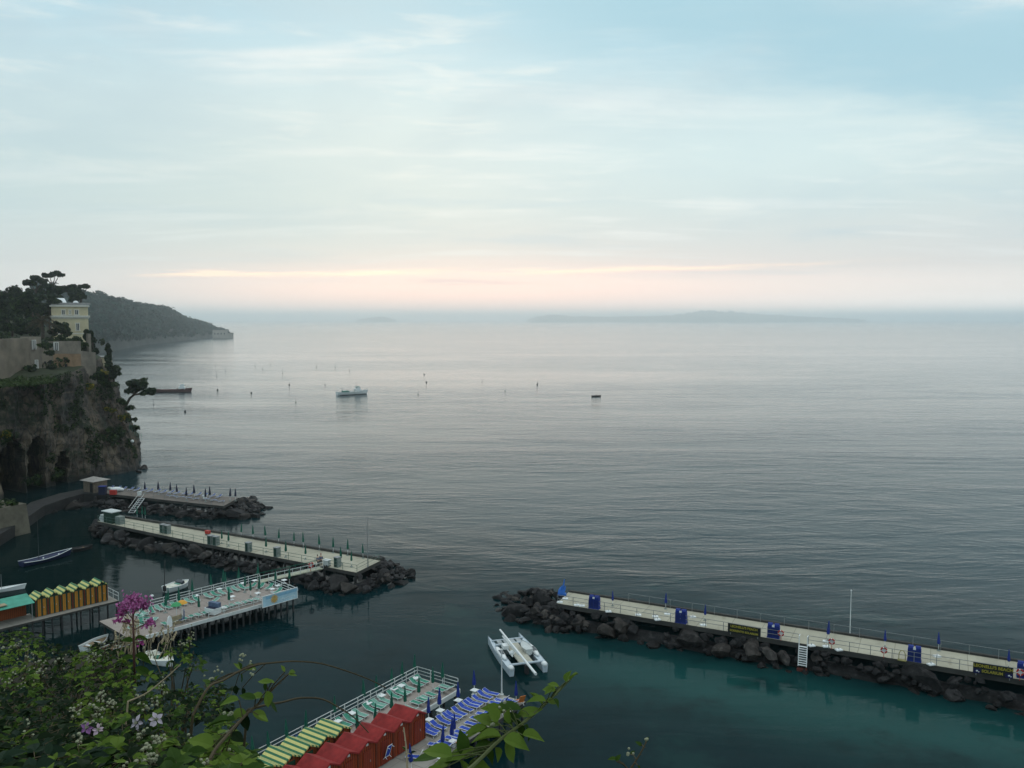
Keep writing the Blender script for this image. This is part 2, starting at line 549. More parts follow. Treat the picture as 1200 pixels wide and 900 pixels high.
# ------------------------------------------------------------------ far islands
def island(name, pts, dist, depth):
    """A long hill seen from the side: a ridge with spurs falling to the sea on both sides."""
    mb = MB()
    rows = 9
    top = []
    for i in range(len(pts) - 1):
        for k in range(8):
            t = k / 8
            top.append((lerp(pts[i][0], pts[i + 1][0], t), lerp(pts[i][1], pts[i + 1][1], t)))
    top.append(pts[-1])
    n = len(top)
    for i, (px, py) in enumerate(top):
        c = Q(px, py, dist)
        h = max(c.z, 1.0) * (1 + .10 * noise.noise(Vector((i * .5, 3, dist))))
        for j in range(rows):
            t = j / (rows - 1) * 2 - 1
            z = h * (1 - abs(t) ** 1.3) * (1 + .2 * noise.noise(Vector((i * .4, j * .8, 1)))) - 2
            mb.v.append((c.x * (1 + t * depth / dist), dist + t * depth, z))
    for i in range(n - 1):
        for j in range(rows - 1):
            a = i * rows + j
            mb.f.append((a, a + rows, a + rows + 1, a + 1))
    mb.mi = [0] * len(mb.f)
    o = mb.build(name, pm('island_rock', (.09, .11, .08), .9, .3, .004), smooth=True)
    return tag(o, kind='structure')
island('island_hills', [(618, 374), (632, 370.5), (645, 369.0), (670, 370.2), (720, 371.0), (770, 370.2), (800, 368.2), (816, 364.6), (835, 363.4), (852, 365), (880, 367),
                        (910, 369), (945, 371.0), (985, 372.8), (1015, 374.6)], 13000, 1100)
island('island_hills', [(418, 374.6), (432, 372.4), (448, 371.2), (456, 372.4), (464, 374.6)], 13400, 600)

# ------------------------------------------------------------------ wooded headland across the water
SHORE = [P(40, 430), P(100, 417), P(140, 410), P(170, 404), P(205, 400.5), P(235, 397), P(252, 395.2), P(262, 394.4), P(272, 393.6)]
CREST = [(40, 334), (100, 345.5), (140, 352), (170, 359.5), (194, 361.5), (213, 372), (239, 379), (256, 387.5), (270, 391.8)]
def headland_height(i, t):
    return None
hb = MB()
ROWS = 15
grid = []
SUB = 12
for i in range(len(SHORE) - 1):
    for k in range(SUB):
        t = k / SUB
        s = SHORE[i].lerp(SHORE[i + 1], t)
        cx, cy = lerp(CREST[i][0], CREST[i + 1][0], t), lerp(CREST[i][1], CREST[i + 1][1], t)
        back = lerp(230, 40, (i + t) / (len(SHORE) - 1))
        cr = Q(cx, cy, s.y + back)
        col = []
        for j in range(ROWS):
            u = j / (ROWS - 1)
            q = s.lerp(cr, min(u / .8, 1.0))
            if u <= .8:
                prof = (u / .8)
                q.z = cr.z * (prof ** .62) + 5 * noise.noise(Vector((q.x * .012, q.y * .012, 0))) * min(1, prof * 3) * (1 - prof)
                if j == 0: q.z = -2
                if j == 1: q.z = max(6, q.z * .6)
            else:
                q = cr + (cr - s) * ((u - .8) * 3)
                q.z = cr.z * (1 - (u - .8) * 4.5)
            col.append(q)
        grid.append(col)
for col in grid:
    hb.v += [tuple(q) for q in col]
for i in range(len(grid) - 1):
    for j in range(ROWS - 1):
        a = i * ROWS + j
        hb.f.append((a, a + ROWS, a + ROWS + 1, a + 1))
hb.mi = [0] * len(hb.f)
tag(hb.build('headland', pm('headland_rock', (.06, .066, .06), .9, .35, .03), smooth=True), kind='structure')
rw = random.Random(3)
fw = MB()
for i in range(len(grid) - 1):
    for j in range(1, 13):
        q0, q1 = grid[i][j], grid[i + 1][j + 1]
        area = (grid[i + 1][j] - q0).length * (grid[i][j + 1] - q0).length
        for _ in range(max(1, min(14, int(area / 90 + rw.random())))):
            a, b = rw.random(), rw.random()
            p = q0.lerp(grid[i + 1][j], a).lerp(grid[i][j + 1].lerp(q1, a), b)
            if p.z < 5: continue
            r = rw.uniform(3.0, 7.0)
            if rw.random() < .04: r *= 1.5
            clump(fw, p + Vector((0, 0, r * .4)), r, 20, r * .42, sz=.8, rnd=rw, mis=(0, 0, 1))
tag(fw.build('headland_woods', FAR), 'dark evergreen woods covering the hazy headland', None, None, 'stuff')
# the fort-like house on the tip of the headland
hd = Q(258, 389, 1700)
t = thing('seaside_house', 'low pale house on the bare rock tip of the wooded headland', 'house', (hd.x, hd.y, 0), .3)
hm_ = MB().box((0, 0, 8), (28, 14, 16)).box((18, 2, 5), (14, 12, 10))
hw = hm_.build('wall', pm('pale_stucco', (.42, .38, .33), .8, .15, .3), t)
MB().box((0, 0, 16.6), (29, 15, 1.0)).box((18, 2, 10.5), (15, 13, .8)).build('roof', pm('dull_roof', (.16, .13, .11), .8), t)
for k in range(4):
    MB().box((-10 + k * 6, -7.05, 9), (2, .3, 3)).build('window', pm('dark_glass', (.02, .025, .03), .2, .1), t)

# ------------------------------------------------------------------ the near cliff
BASE = [P(-150, 640), P(-80, 612), P(0, 586), P(30, 578), P(60, 570), P(100, 562), P(140, 556), P(160, 551.5), P(168, 547), P(166, 541)]
BASE += [BASE[-1] + Vector((-6, 14, 0)), BASE[-1] + Vector((-20, 34, 0)), BASE[-1] + Vector((-45, 60, 0))]
# plan of the top edge, height of the top edge
TOPP = [P(-175, 445, 24), P(-95, 446, 24), P(-8, 448, 24), P(22, 446, 24), P(52, 443, 24.5), P(85, 436, 25), P(108, 424, 26.5), P(115, 421, 27), P(118, 418, 27.5), P(112, 415, 27.5)]
TOPP += [TOPP[-1] + Vector((-6, 12, 0)), TOPP[-1] + Vector((-16, 28, 0)), TOPP[-1] + Vector((-40, 50, 0))]
CAVES = [(16, 590, 515, 11.5), (43, 568, 512, 8.0), (73, 560, 528, 5.0)]        # arched openings quarried in the foot of the cliff: x, foot, crown, half width
def proj(p):
    z = p.z - EYE
    f = p.y * CP - z * SP
    return 600 + FOC * p.x / f, 450 - FOC * (p.y * SP + z * CP) / f
cb = MB()
NU, NV = 14, 60
cols = []
for i in range(len(BASE) - 1):
    for k in range(NU):
        t = k / NU
        cols.append((BASE[i].lerp(BASE[i + 1], t), TOPP[i].lerp(TOPP[i + 1], t)))
cols.append((BASE[-1], TOPP[-1]))
for b, tp in cols:
    inward = (tp - b); inward.z = 0
    for j in range(NV + 1):
        v = j / NV
        q = b.lerp(tp, v ** 1.12)
        q.z = lerp(-1.5, tp.z, v)
        nrm = Vector((.8, -.6, 0))
        if b.y > 212: nrm = Vector((1, .3, 0))
        d = 2.2 * noise.noise(Vector((q.x * .12, q.y * .12, q.z * .05))) + 1.5 * noise.noise(Vector((q.x * .33, q.y * .33, q.z * .10 + 5))) \
            + .7 * noise.noise(Vector((q.x * .9, q.y * .9, q.z * .5))) + .35 * noise.noise(Vector((q.x * 2.2, q.y * 2.2, q.z * 1.6)))
        d -= .8 * abs(noise.noise(Vector((q.x * .5 + 9, q.y * .5, q.z * .04))))
        d *= min(1, .25 + v * 4) * (1 if v < .93 else (1 - v) / .07)
        px, py = proj(q)
        for cx, foot, crown, hw_ in CAVES:
            w_ = hw_ + 1.5 * noise.noise(Vector((py * .06, cx, 0)))
            e = abs(px - cx) / w_
            if e < 1.25 and py > crown - 4:
                arch = crown + (e ** 2.2) * 12
                ins = min(1, max(0, (py - arch) / 3)) * min(1, max(0, (1.15 - e) / .3))
                d -= 15.0 * ins
        q += nrm * d
        cb.v.append(tuple(q))
n = NV + 1
for i in range(len(cols) - 1):
    for j in range(NV):
        a = i * n + j
        cb.f.append((a, a + n, a + n + 1, a + 1))
cb.mi = [0] * len(cb.f)
def cliff_material():
    m = bpy.data.materials.new('tuff_cliff')
    m.use_nodes = True
    g = G(m.node_tree)
    out = g.n('ShaderNodeOutputMaterial')
    b = g.n('ShaderNodeBsdfPrincipled')
    g.link(b.outputs[0], out.inputs[0])
    p = g.n('ShaderNodeNewGeometry').outputs['Position']
    x, y, z = g.xyz(p)
    n1 = g.noise(g.vscale(p, (.30, .30, .09)), 1.0, 6, .62, .6)
    c = g.ramp(n1, [(.30, (.015, .013, .0125)), (.46, (.058, .047, .037)), (.60, (.135, .102, .068)), (.76, (.24, .185, .12))])
    n2 = g.noise(g.vscale(p, (.12, .12, .22)), 1.0, 5, .6)
    n3 = g.noise(p, 1.3, 4, .6)
    strata = g.noise(g.vscale(p, (.05, .05, 1.1)), 1.0, 4, .6, .8)
    c = g.mix(g.m('MULTIPLY', g.smooth(strata, .52, .62), .5), c, (.14, .11, .08))
    vor = g.n('ShaderNodeTexVoronoi', feature='DISTANCE_TO_EDGE')
    g.link(g.vscale(p, (.55, .55, .28)), vor.inputs['Vector'])
    vor.inputs['Scale'].default_value = 1.0
    c = g.mix(g.m('MULTIPLY', g.smooth(vor.outputs['Distance'], .10, .0), .7), c, (.012, .011, .010))
    moss = g.m('MULTIPLY', g.smooth(n2, .50, .60), g.smooth(n3, .36, .56))
    c = g.mix(g.m('MULTIPLY', moss, .9), c, (.014, .024, .008))
    wet = g.smooth(z, 2.2, .4)
    c = g.mix(g.m('MULTIPLY', wet, .8), c, (.018, .017, .016))
    g.link(c, b.inputs['Base Color'])
    b.inputs['Roughness'].default_value = .9
    bp = g.n('ShaderNodeBump')
    bp.inputs['Strength'].default_value = .9
    bp.inputs['Distance'].default_value = .6
    g.link(g.noise(p, .9, 6, .65), bp.inputs['Height'])
    g.link(bp.outputs[0], b.inputs['Normal'])
    return m
CLIFF = cliff_material()
tag(cb.build('cliff', CLIFF, smooth=False), kind='structure')
# the plateau on top of the cliff, rising to the wooded slope behind
tb = MB()
def plateau(x, y):
    # low terrace near the cliff edge, then a bank rising away to the left and back
    d = (-96.0 - x) * .55 + (y - 205.0) * .35
    k = min(1, max(0, d / 12))
    return 26.3 + 4.0 * k * k * (3 - 2 * k) + min(15.0, max(0, -141.0 - x) * .36) + .8 * noise.noise(Vector((x * .05, y * .05, 2)))
ring = [TOPP[i].copy() for i in range(1, len(TOPP))]
steps = 14
for i in range(len(ring)):
    e = ring[i]
    far = Vector((-190 - 6 * i, 190 + i * 14.0, 0))
    for k in range(steps):
        u = (k / (steps - 1)) ** 1.6
        q = e.lerp(far, u)
        q.z = lerp(e.z, plateau(q.x, q.y), min(1, u * 12))
        if k == 0: q.z = e.z - .1
        tb.v.append(tuple(q))
for i in range(len(ring) - 1):
    for k in range(steps - 1):
        a = i * steps + k
        tb.f.append((a, a + steps, a + steps + 1, a + 1))
tb.mi = [0] * len(tb.f)
tag(tb.build('terrain', pm('hill_soil', (.035, .042, .022), .95, .4, .3), smooth=True), kind='structure')
# path along the foot of the cliff to the far jetty
PATH_IN = [P(-60, 640, 1.9), P(10, 608, 1.9), P(36, 588.5, 1.9), P(70, 578, 2.0), P(100, 572.5, 2.1), P(124, 570, 2.15)]
PATH_OUT = [P(-40, 650, 1.9), P(22, 613, 1.9), P(52, 592.5, 1.9), P(80, 583, 2.0), P(98, 578.5, 2.1), P(124, 578.5, 2.15)]
pb = MB()
for a, b in zip(PATH_IN, PATH_OUT):
    pb.v += [tuple(a), tuple(b), (b.x, b.y, -1), (a.x, a.y, -1)]
for i in range(len(PATH_IN) - 1):
    for k in range(4):
        a = i * 4
        pb.f.append((a + k, a + (k + 1) % 4, a + 4 + (k + 1) % 4, a + 4 + k))
pb.mi = [0] * len(pb.f)
tag(pb.build('path', pm('path_stone', (.026, .025, .024), .85, .3, .6, .3)), kind='structure')

# ------------------------------------------------------------------ old sea walls along the cliff top
def wall_at(px):                       # depth of the wall line
    return lerp(181, 207, px / 105.0)
def wall_pt(px, py):
    return Q(px, py, wall_at(px))
pm('old_plaster', (.20, .165, .125), .9, .35, .25, .3, .9)
pm('ochre_plaster', (.27, .175, .105), .9, .30, .3, .3, 1.0)
pm('old_stone', (.20, .17, .135), .9, .35, .35, .4, 1.2)
pm('dark_opening', (.012, .012, .013), .7)
pm('white_frame', (.55, .53, .50), .7, .1)
def wall_piece(mb, p0, p1, top0, top1, bot, thick=1.2):
    """An upright slab from photo column p0 to p1."""
    a0, a1, b0, b1 = wall_pt(p0, top0), wall_pt(p1, top1), wall_pt(p0, bot), wall_pt(p1, bot)
    b0.x, b0.y, b1.x, b1.y = a0.x, a0.y, a1.x, a1.y
    d = (a1 - a0); d.z = 0
    nb = Vector((-d.y, d.x, 0)).normalized() * thick
    vs = [b0, b1, a1, a0] + [v + nb for v in (b0, b1, a1, a0)]
    mb.add(vs, [(0, 1, 2, 3), (5, 4, 7, 6), (3, 2, 6, 7), (1, 5, 6, 2), (4, 0, 3, 7), (4, 5, 1, 0)])
def wall_opening(parent, name, px, py, w, h, frame=True):
    c = wall_pt(px, py)
    a = heading(wall_pt(px - 3, py), wall_pt(px + 3, py))
    s = c.y / FOC
    nrm = Vector((math.sin(a), -math.cos(a), 0))
    o = MB().box(c + nrm * .05, (w * s, .5, h * s), a).build(name, MATS['dark_opening'], parent)
    if frame:
        fm = MB()
        for sx in (-1, 1):
            fm.box(c + Vector((math.cos(a), math.sin(a), 0)) * sx * (w * s / 2 + .1) + nrm * .3, (.22, .3, h * s + .3), a)
        fm.box(c + nrm * .3 + Vector((0, 0, h * s / 2 + .1)), (w * s + .4, .28, .2), a)
        fm.box(c + nrm * .38, (.14, .2, h * s - .1), a)
        fm.build('frame', MATS['white_frame'], o)
t = thing('old_wall', 'long weathered grey sea wall with a window tower above the grassy ledge', 'wall')
m_ = MB(); wall_piece(m_, -70, 35, 400, 396, 452); m_.build('wall', MATS['old_plaster'], t)
m_ = MB(); wall_piece(m_, 34.5, 48, 394.5, 394.5, 452, 2.4); m_.build('tower', MATS['old_stone'], t)
m_ = MB(); wall_piece(m_, 47.5, 62, 407, 405, 452); m_.build('wall', MATS['old_plaster'], t)
wall_opening(t, 'window', 38.5, 404, 3.6, 9.5)
wall_opening(t, 'window', 41.3, 428, 3.0, 11)
for px, py in ((27, 421), (14, 429), (20, 431), (52, 425)):
    wall_opening(t, 'window', px, py, 2.2, 3.0, False)
t = thing('old_wall', 'ochre stained terrace wall with small dark holes below the yellow villa', 'wall')
m_ = MB(); wall_piece(m_, 61.6, 94.5, 400, 399.5, 414.5); m_.build('parapet', MATS['old_stone'], t)
m_ = MB(); wall_piece(m_, 60.6, 95, 414, 413, 448, 1.0); m_.build('wall', MATS['ochre_plaster'], t)
m_ = MB(); wall_piece(m_, 94.6, 112, 411, 413, 450, 1.3); m_.build('buttress', MATS['old_stone'], t)
wall_opening(t, 'window', 64.5, 406, 4.6, 8.5)
for px, py in ((76.5, 428.5), (81, 435), (58.5, 424)):
    wall_opening(t, 'drain_hole', px, py, 3.4, 4.2, False)
m_ = MB(); wall_piece(m_, 103.5, 106.4, 391, 391, 414, .7)
tag(m_.build('gate_pillar', MATS['old_stone']), 'tall stone pillar at the cliff edge between the villa and dark cypresses', 'pillar')

# ------------------------------------------------------------------ villa
VY = 262.0
vc = Q(83, 396, VY)
sc = VY / FOC
def vz(py): return Q(83, py, VY).z - vc.z
t = thing('villa', 'yellow two storey villa with white trimmed windows on the cliff top', 'villa', vc, rad(27))
sc /= 1.126                       # the front is square to the line of sight, not to the view plane
wx = 43 * sc / 2
vm = MB().box((0, 5, (vz(358.5) + vz(410)) / 2), (wx * 2, 10, vz(358.5) - vz(410)))
vm.build('wall', pm('yellow_stucco', (.60, .51, .33), .85, .12, .5), t)
tr = MB()
tr.box((0, 5, vz(358.6)), (wx * 2 + .9, 10.9, .45)).box((0, 5, vz(370.8)), (wx * 2 + 1.0, 11.0, .55)).box((0, 5, vz(372.6)), (wx * 2 + .4, 10.4, .35)).box((0, 5, vz(391)), (wx * 2 + .3, 10.3, .3))
tr.build('cornice', pm('white_stucco', (.66, .62, .54), .8, .1), t)
MB().box((0, 5, vz(357.2)), (wx * 2 + .1, 10.1, .5)).box((1, .3, vz(355.8)), (wx * 1.9, .15, .6)).build('roof', pm('roof_grey', (.30, .29, .28), .8, .2), t)
sk = MB()
sk.add([(-3.2, 2, vz(356)), (-.6, 2, vz(356)), (-1.4, 4.6, vz(349)), (-3.6, 4.6, vz(349)), (-3.2, 5, vz(356)), (-.6, 5, vz(356))],
       [(0, 1, 2, 3), (1, 5, 2), (0, 3, 4), (2, 5, 4, 3)])
sk.build('roof_canopy', pm('white_canvas', (.80, .80, .79), .6, .05), t)
MB().ball((1.7, 2.4, vz(355)), .85, sz=.9, sub=2).build('roof_dish', MATS['white_canvas'], t)
for px, py, w_, h_ in ((75.5, 366, 3.9, 6.6), (91, 366, 4.4, 6.6), (91.6, 383, 4.0, 9.6), (83.2, 366, 2.2, 6)):
    x = (px - 83) * sc
    wn = MB().box((x, -.02, vz(py)), (w_ * sc, .25, h_ * sc)).build('window', pm('window_dark', (.035, .045, .055), .25, .2, 1.0), t)
    fm = MB()
    for s in (-1, 1):
        fm.box((x + s * w_ * sc / 2, -.12, vz(py)), (.24, .3, h_ * sc + .4))
    fm.box((x, -.12, vz(py) + h_ * sc / 2), (w_ * sc + .5, .28, .24)).box((x, -.17, vz(py) - h_ * sc / 2), (w_ * sc + .7, .4, .24)).box((x, -.14, vz(py)), (.12, .2, h_ * sc))
    fm.build('frame', MATS['white_stucco'], wn)
# small ochre house just below it
ho = Q(117, 431, 224)
t = thing('small_house', 'small ochre house half hidden beside the cliff edge cypress', 'house', ho, rad(10))
MB().box((0, 3, .4), (2.9, 6, 4.6)).build('wall', MATS['yellow_stucco'], t)
MB().box((0, 3, 2.8), (3.3, 6.4, .25)).build('roof', MATS['roof_grey'], t)

# ------------------------------------------------------------------ trees on the cliff top
def tree(name, label, cat, px, base_py, dist, lobes, trunk_r=.22, leaf=.5, dens=90, mats=GREENS, group=None, trunk_to=None, seed=1):
    """lobes: (px, py, radius px, flatness) of the crown's masses; one trunk with a limb into each mass."""
    rnd = random.Random(seed)
    b = Q(px, base_py, dist)
    t = thing(name, label, cat, b, 0, group)
    sc = dist / FOC
    cr, tk = MB(), MB()
    pts = []
    for (lx, ly, lr, fl) in lobes:
        c = Q(lx, ly, dist + rnd.uniform(-.5, .5) * lr * sc * 1.4) - b
        r = lr * sc
        for _ in range(5):
            o = Vector((rnd.uniform(-.6, .6), rnd.uniform(-.8, .8), rnd.uniform(-.5, .5) * fl)) * r
            clump(cr, c + o, r * .6, int(dens * .55), leaf, sz=fl, rnd=rnd, mis=(0, 0, 1), shell=.35)
        pts.append((c, r))
    top = sum((c for c, r in pts), Vector()) / len(pts)
    mid = Vector((top.x * .55, top.y * .55, top.z * .55))
    tk.tube([(0, 0, -1.5), mid * .5 + Vector((.1, 0, 0)), mid], [trunk_r * 1.3, trunk_r, trunk_r * .8], 7)
    for c, r in pts:
        tk.tube([mid * .95, mid.lerp(c, .55) + Vector((0, 0, -.15 * r)), c], [trunk_r * .6, trunk_r * .42, trunk_r * .2], 5)
    tk.build('trunk', MATS['bark'], t)
    cr.build('crown', mats, t)
    return t
TREES = [
 ('pine_tree', 'tall umbrella pine with a flat crown standing highest against the sky', 'tree', 62, 352, 285, [(58, 322.5, 4.5, .5), (65, 320, 6.5, .45), (70, 321.5, 4, .45), (53, 323, 4, .6)]),
 ('pine_tree', 'umbrella pine with a broad ragged crown beside the tallest pine', 'tree', 44, 356, 275, [(44, 327, 7, .6), (36, 331, 7, .6), (50, 329, 5, .6), (31, 331, 5, .6)]),
 ('pine_tree', 'small umbrella pine leaning out alone above the villa roof', 'tree', 93, 356, 285, [(98, 335, 5, .45), (103, 335.6, 3, .45)]),
 ('pine_tree', 'round dark pine right behind the villa roof', 'tree', 82, 362, 284, [(76, 338, 7, .7), (84, 337, 7, .7), (92, 342, 7, .8), (88, 348, 8, .9), (95, 347, 5, .8)]),
 ('pine_tree', 'dark pine between the villa and the tallest pine', 'tree', 64, 364, 280, [(60, 337, 8, .8), (68, 340, 7, .8), (52, 340, 8, .8), (64, 347, 9, .9)]),
 ('broadleaf_tree', 'broad dark evergreen tree on the slope at the end of the cliff top', 'tree', 10, 376, 262, [(4, 345, 12, .8), (18, 342, 11, .8), (10, 356, 12, .8), (26, 350, 9, .8)]),
 ('broadleaf_tree', 'leafy tree with a brownish crown in front of the ragged pine', 'tree', 38, 374, 255, [(36, 345, 9, .9), (44, 350, 9, .9), (32, 356, 9, .9), (42, 360, 9, .9)]),
 ('broadleaf_tree', 'low spreading tree over the grey sea wall', 'tree', 14, 388, 232, [(4, 370, 11, .8), (18, 372, 11, .8), (28, 378, 9, .8), (8, 382, 11, .7), (22, 386, 9, .6)]),
 ('broadleaf_tree', 'round black green bush tree hiding the corner of the villa', 'tree', 72, 394, 236, [(70, 385, 8, 1.0), (75, 384, 6, 1.0), (66, 381, 6, 1), (76, 390, 6, .9), (63, 390, 6, .8)]),
 ('cypress_tree', 'narrow dark cypress at the corner of the villa terrace', 'tree', 101, 411, 212, [(101, 405, 3.2, 1.4), (101, 396, 2.6, 1.6), (101.4, 389, 1.6, 1.8)]),
 ('cypress_tree', 'dark cypress behind the stone gate pillar', 'tree', 109, 415, 216, [(108, 408, 3.6, 1.4), (109, 398, 3.0, 1.6), (107, 390, 2.2, 1.6), (112, 412, 3, 1.2)]),
 ('cypress_tree', 'tall pointed cypress alone at the outer edge of the cliff', 'tree', 128, 438, 214, [(128, 430, 5.5, 1.3), (127.5, 420, 4.5, 1.5), (127, 411, 3.0, 1.7), (126.8, 405, 1.5, 1.9)]),
 ('broadleaf_tree', 'dark rounded tree leaning against the tall outer cypress', 'tree', 133, 445, 214, [(134, 434, 5.5, 1.0), (137, 437, 4, 1), (131, 440, 5, .8)]),
 ('pine_tree', 'umbrella pine leaning out over the water from the cliff face', 'tree', 146, 471, 213, [(152, 452, 8.5, .7), (160, 449.5, 9.5, .75), (168, 452, 8, .7), (177, 460, 5.5, .6), (159, 457, 10, .55), (171, 460, 6.5, .5), (178, 457, 4, .6)]),
 ('broadleaf_tree', 'dense dark tree low behind the window tower of the sea wall', 'tree', 36, 394, 240, [(34, 384, 9, .8), (44, 388, 9, .8), (26, 388, 8, .7), (38, 376, 8, .8)]),
 ('broadleaf_tree', 'dark crowded tree filling the slope under the ragged pine', 'tree', 26, 380, 258, [(24, 362, 10, .9), (14, 366, 10, .9), (30, 368, 10, .9), (20, 354, 9, .8), (34, 358, 8, .8)]),
 ('broadleaf_tree', 'dark tree on the slope between palm and villa roof', 'tree', 58, 382, 262, [(56, 358, 9, .9), (62, 352, 7, .9), (50, 364, 9, .9), (57, 368, 7, .9)]),
 ('broadleaf_tree', 'broad dark tree at the left edge of the wooded slope', 'tree', -4, 384, 256, [(-4, 356, 12, .9), (4, 364, 11, .9), (-14, 350, 12, .9), (2, 374, 10, .8)]),
]
for i, (nm, lb, ct, px, by, ds, lobes) in enumerate(TREES):
    tree(nm, lb, ct, px, by, ds, lobes, trunk_r=.3 if 'pine' in nm else .22, leaf=.42 if ds < 240 else .55, dens=130, seed=40 + i)
# palm
pb_ = Q(50, 392, 231)
t = thing('palm_tree', 'shaggy date palm with a brownish round crown above the sea wall', 'tree', pb_)
MB().tube([(0, 0, -1.5), (.1, 0, 1.5), (0, 0, 3.6)], [.5, .4, .4], 8).build('trunk', MATS['bark'], t)
fr = MB()
rp = random.Random(5)
for k in range(46):
    a = rp.uniform(0, 2 * PI); e = rp.uniform(-.4, 1.35); L = rp.uniform(3.0, 4.3)
    pts = []
    for s in range(6):
        u = s / 5
        pts.append(Vector((math.cos(a) * math.cos(e) * L * u, math.sin(a) * math.cos(e) * L * u, 3.6 + math.sin(e) * L * u - 1.6 * u * u)))
    for s in range(5):
        d = (pts[s + 1] - pts[s]).normalized()
        sd = d.cross(Vector((0, 0, 1))).normalized()
        for w_ in (-1, 1):
            for q_ in (0, .5):
                p = pts[s].lerp(pts[s + 1], q_)
                fr.add([p, p + d * .28, p + sd * w_ * .62 + d * .55 - Vector((0, 0, .28))], [(0, 1, 2)], rp.choice((0, 0, 1)))
fr.build('crown', [leafmat('palm_frond', (.030, .028, .014), (.05, .045, .02), .1, 1.0), leafmat('palm_frond_dry', (.05, .032, .018), (.075, .05, .028), .1, 1.0)], t)
# shrubs hanging on the ledges and the face
def shrub(label, px, py, dist, r, sx=1.0, sz=.7, mats=SHRUB, group=None, seed=0):
    rnd = random.Random(900 + seed)
    c = Q(px, py, dist)
    t = thing('shrub', label, 'shrub', c, 0, group)
    f, s = MB(), MB()
    for _ in range(6):
        o = Vector((rnd.uniform(-.7, .7) * sx, rnd.uniform(-.6, .6), rnd.uniform(-.4, .4) * sz)) * r
        clump(f, o, r * .55, 55, r * .13 + .08, sz=sz, rnd=rnd, mis=(0, 0, 1) if mats is SHRUB else (0, 1), shell=.3)
        s.tube([(0, 0, -r * .5), o], [.07, .03], 4)
    s.build('stem', MATS['bark'], t)
    f.build('foliage', mats, t)
SH = [('dark green shrub hanging below the leaning cliff pine', 151, 478, 210, 1.3), ('dark round shrub on the outer rim of the cliff face', 152, 490, 210, 1.6),
      ('large green shrub spreading low on the cliff face', 118, 512, 203, 3.4), ('green shrub patch beside the low spreading cliff shrub', 131, 505, 206, 2.4),
      ('ivy coloured shrub draped high under the ochre wall', 86, 463, 200, 2.0), ('small dark shrub in the middle of the cliff face', 95, 483, 202, 1.7),
      ('green shrub at the foot of the ochre buttress', 118, 440, 206, 1.7), ('leafy shrub under the outer cypress', 130, 450, 208, 1.8),
      ('green shrub on the slope above the white lamp', 140, 470, 208, 1.6), ('dark shrub above the cliff terrace railing', 157, 502, 211, 1.4),
      ('pale green bush at the cliff foot by the cave', 38, 562, 182, 1.9), ('dark bush at the cliff foot next to the pale bush', 62, 556, 189, 2.4),
      ('dark green shrub over the mouth of the caves', 8, 506, 178, 2.0), ('green shrub spilling off the ledge at the wall foot', 56, 447, 189, 2.0),
      ('shrub low on the headland rocks near the water', 141, 527, 208, 2.0), ('small shrub hanging on the bare rock face', 66, 487, 194, 1.4),
      ('ivy clad bush covering the wall beside the window tower', 54, 406, 190, 1.3), ('dark ivy bush hanging under the parapet window', 58, 414, 190, 1.2),
      ('hedge like bush trailing along the wall top', 68, 398, 200, 1.8), ('bush trailing over the terrace parapet', 86, 398, 204, 1.6), ('low bush at the end of the parapet', 97, 403, 206, 1.5)]
for i, (lb, px, py, ds, r) in enumerate(SH):
    shrub(lb, px, py, ds, r, 1.2, .8, seed=i)
for i, (lb, px, py, ds, r) in enumerate([('yellow flowering broom under the stone buttress', 105, 453, 204, 1.5), ('yellow flowering broom at the top corner of the cliff', 123, 436, 208, 1.1),
      ('yellow broom on the outer rim of the cliff', 145, 489, 209, 1.6), ('yellowish broom half way down the cliff face', 128, 480, 206, 1.3), ('ochre scrub above the cave mouth', 5, 508, 177, 1.5)]):
    shrub(lb, px, py, ds, r, 1.1, .8, BROOM, seed=60 + i)
# grass ledge and the scrub that softens the top of the cliff
gl = MB()
rg = random.Random(12)
for _ in range(900):
    px = rg.uniform(-30, 66)
    q = P(px, lerp(449, 444, max(px, 0) / 66) + rg.uniform(-5, 4), 24.2 + rg.uniform(-.7, .5))
    clump(gl, q, .55, 5, .28, sz=.6, rnd=rg, mis=(0, 1))
tag(gl.build('grass', [leafmat('ledge_grass', (.030, .048, .014), (.055, .080, .022), .1, .6), MATS['shrub_green']]), 'rough green grass along the ledge at the foot of the old wall', None, None, 'stuff')
ug = MB()
for _ in range(1100):
    i = rg.randrange(1, 9); t_ = rg.random()
    e = TOPP[i].lerp(TOPP[i + 1], t_)
    ox = rg.uniform(3, 60)
    q = e + Vector((-ox, rg.uniform(0, .45) * ox if i > 5 else rg.uniform(2, 40), 0))
    if q.x > -118 and q.y > 216: continue
    q.z = plateau(q.x, q.y) + .3
    clump(ug, q, rg.uniform(1.0, 2.4), 34, .46, sz=.8, rnd=rg, mis=(0, 0, 1))
tag(ug.build('undergrowth', SHRUB), 'dark undergrowth covering the wooded slope on the cliff top', None, None, 'stuff')
cr_ = MB()
for k in range(0, len(cb.v), 1):
    q = Vector(cb.v[k])
    if q.z < 3 or q.z > 25 or q.y > 216: continue
    v_ = noise.noise(q * .16 + Vector((3, 0, 0))) + .5 * noise.noise(q * .5) + .012 * (q.z - 8)
    if v_ > .30 and rg.random() < .55:
        clump(cr_, q + Vector((.25, -.2, 0)), rg.uniform(.35, .8), 9, .24, sz=1.0, rnd=rg, mis=(0, 0, 1))
tag(cr_.build('creepers', SHRUB), 'dark green creepers and scrub clinging to the cliff face', None, None, 'stuff')
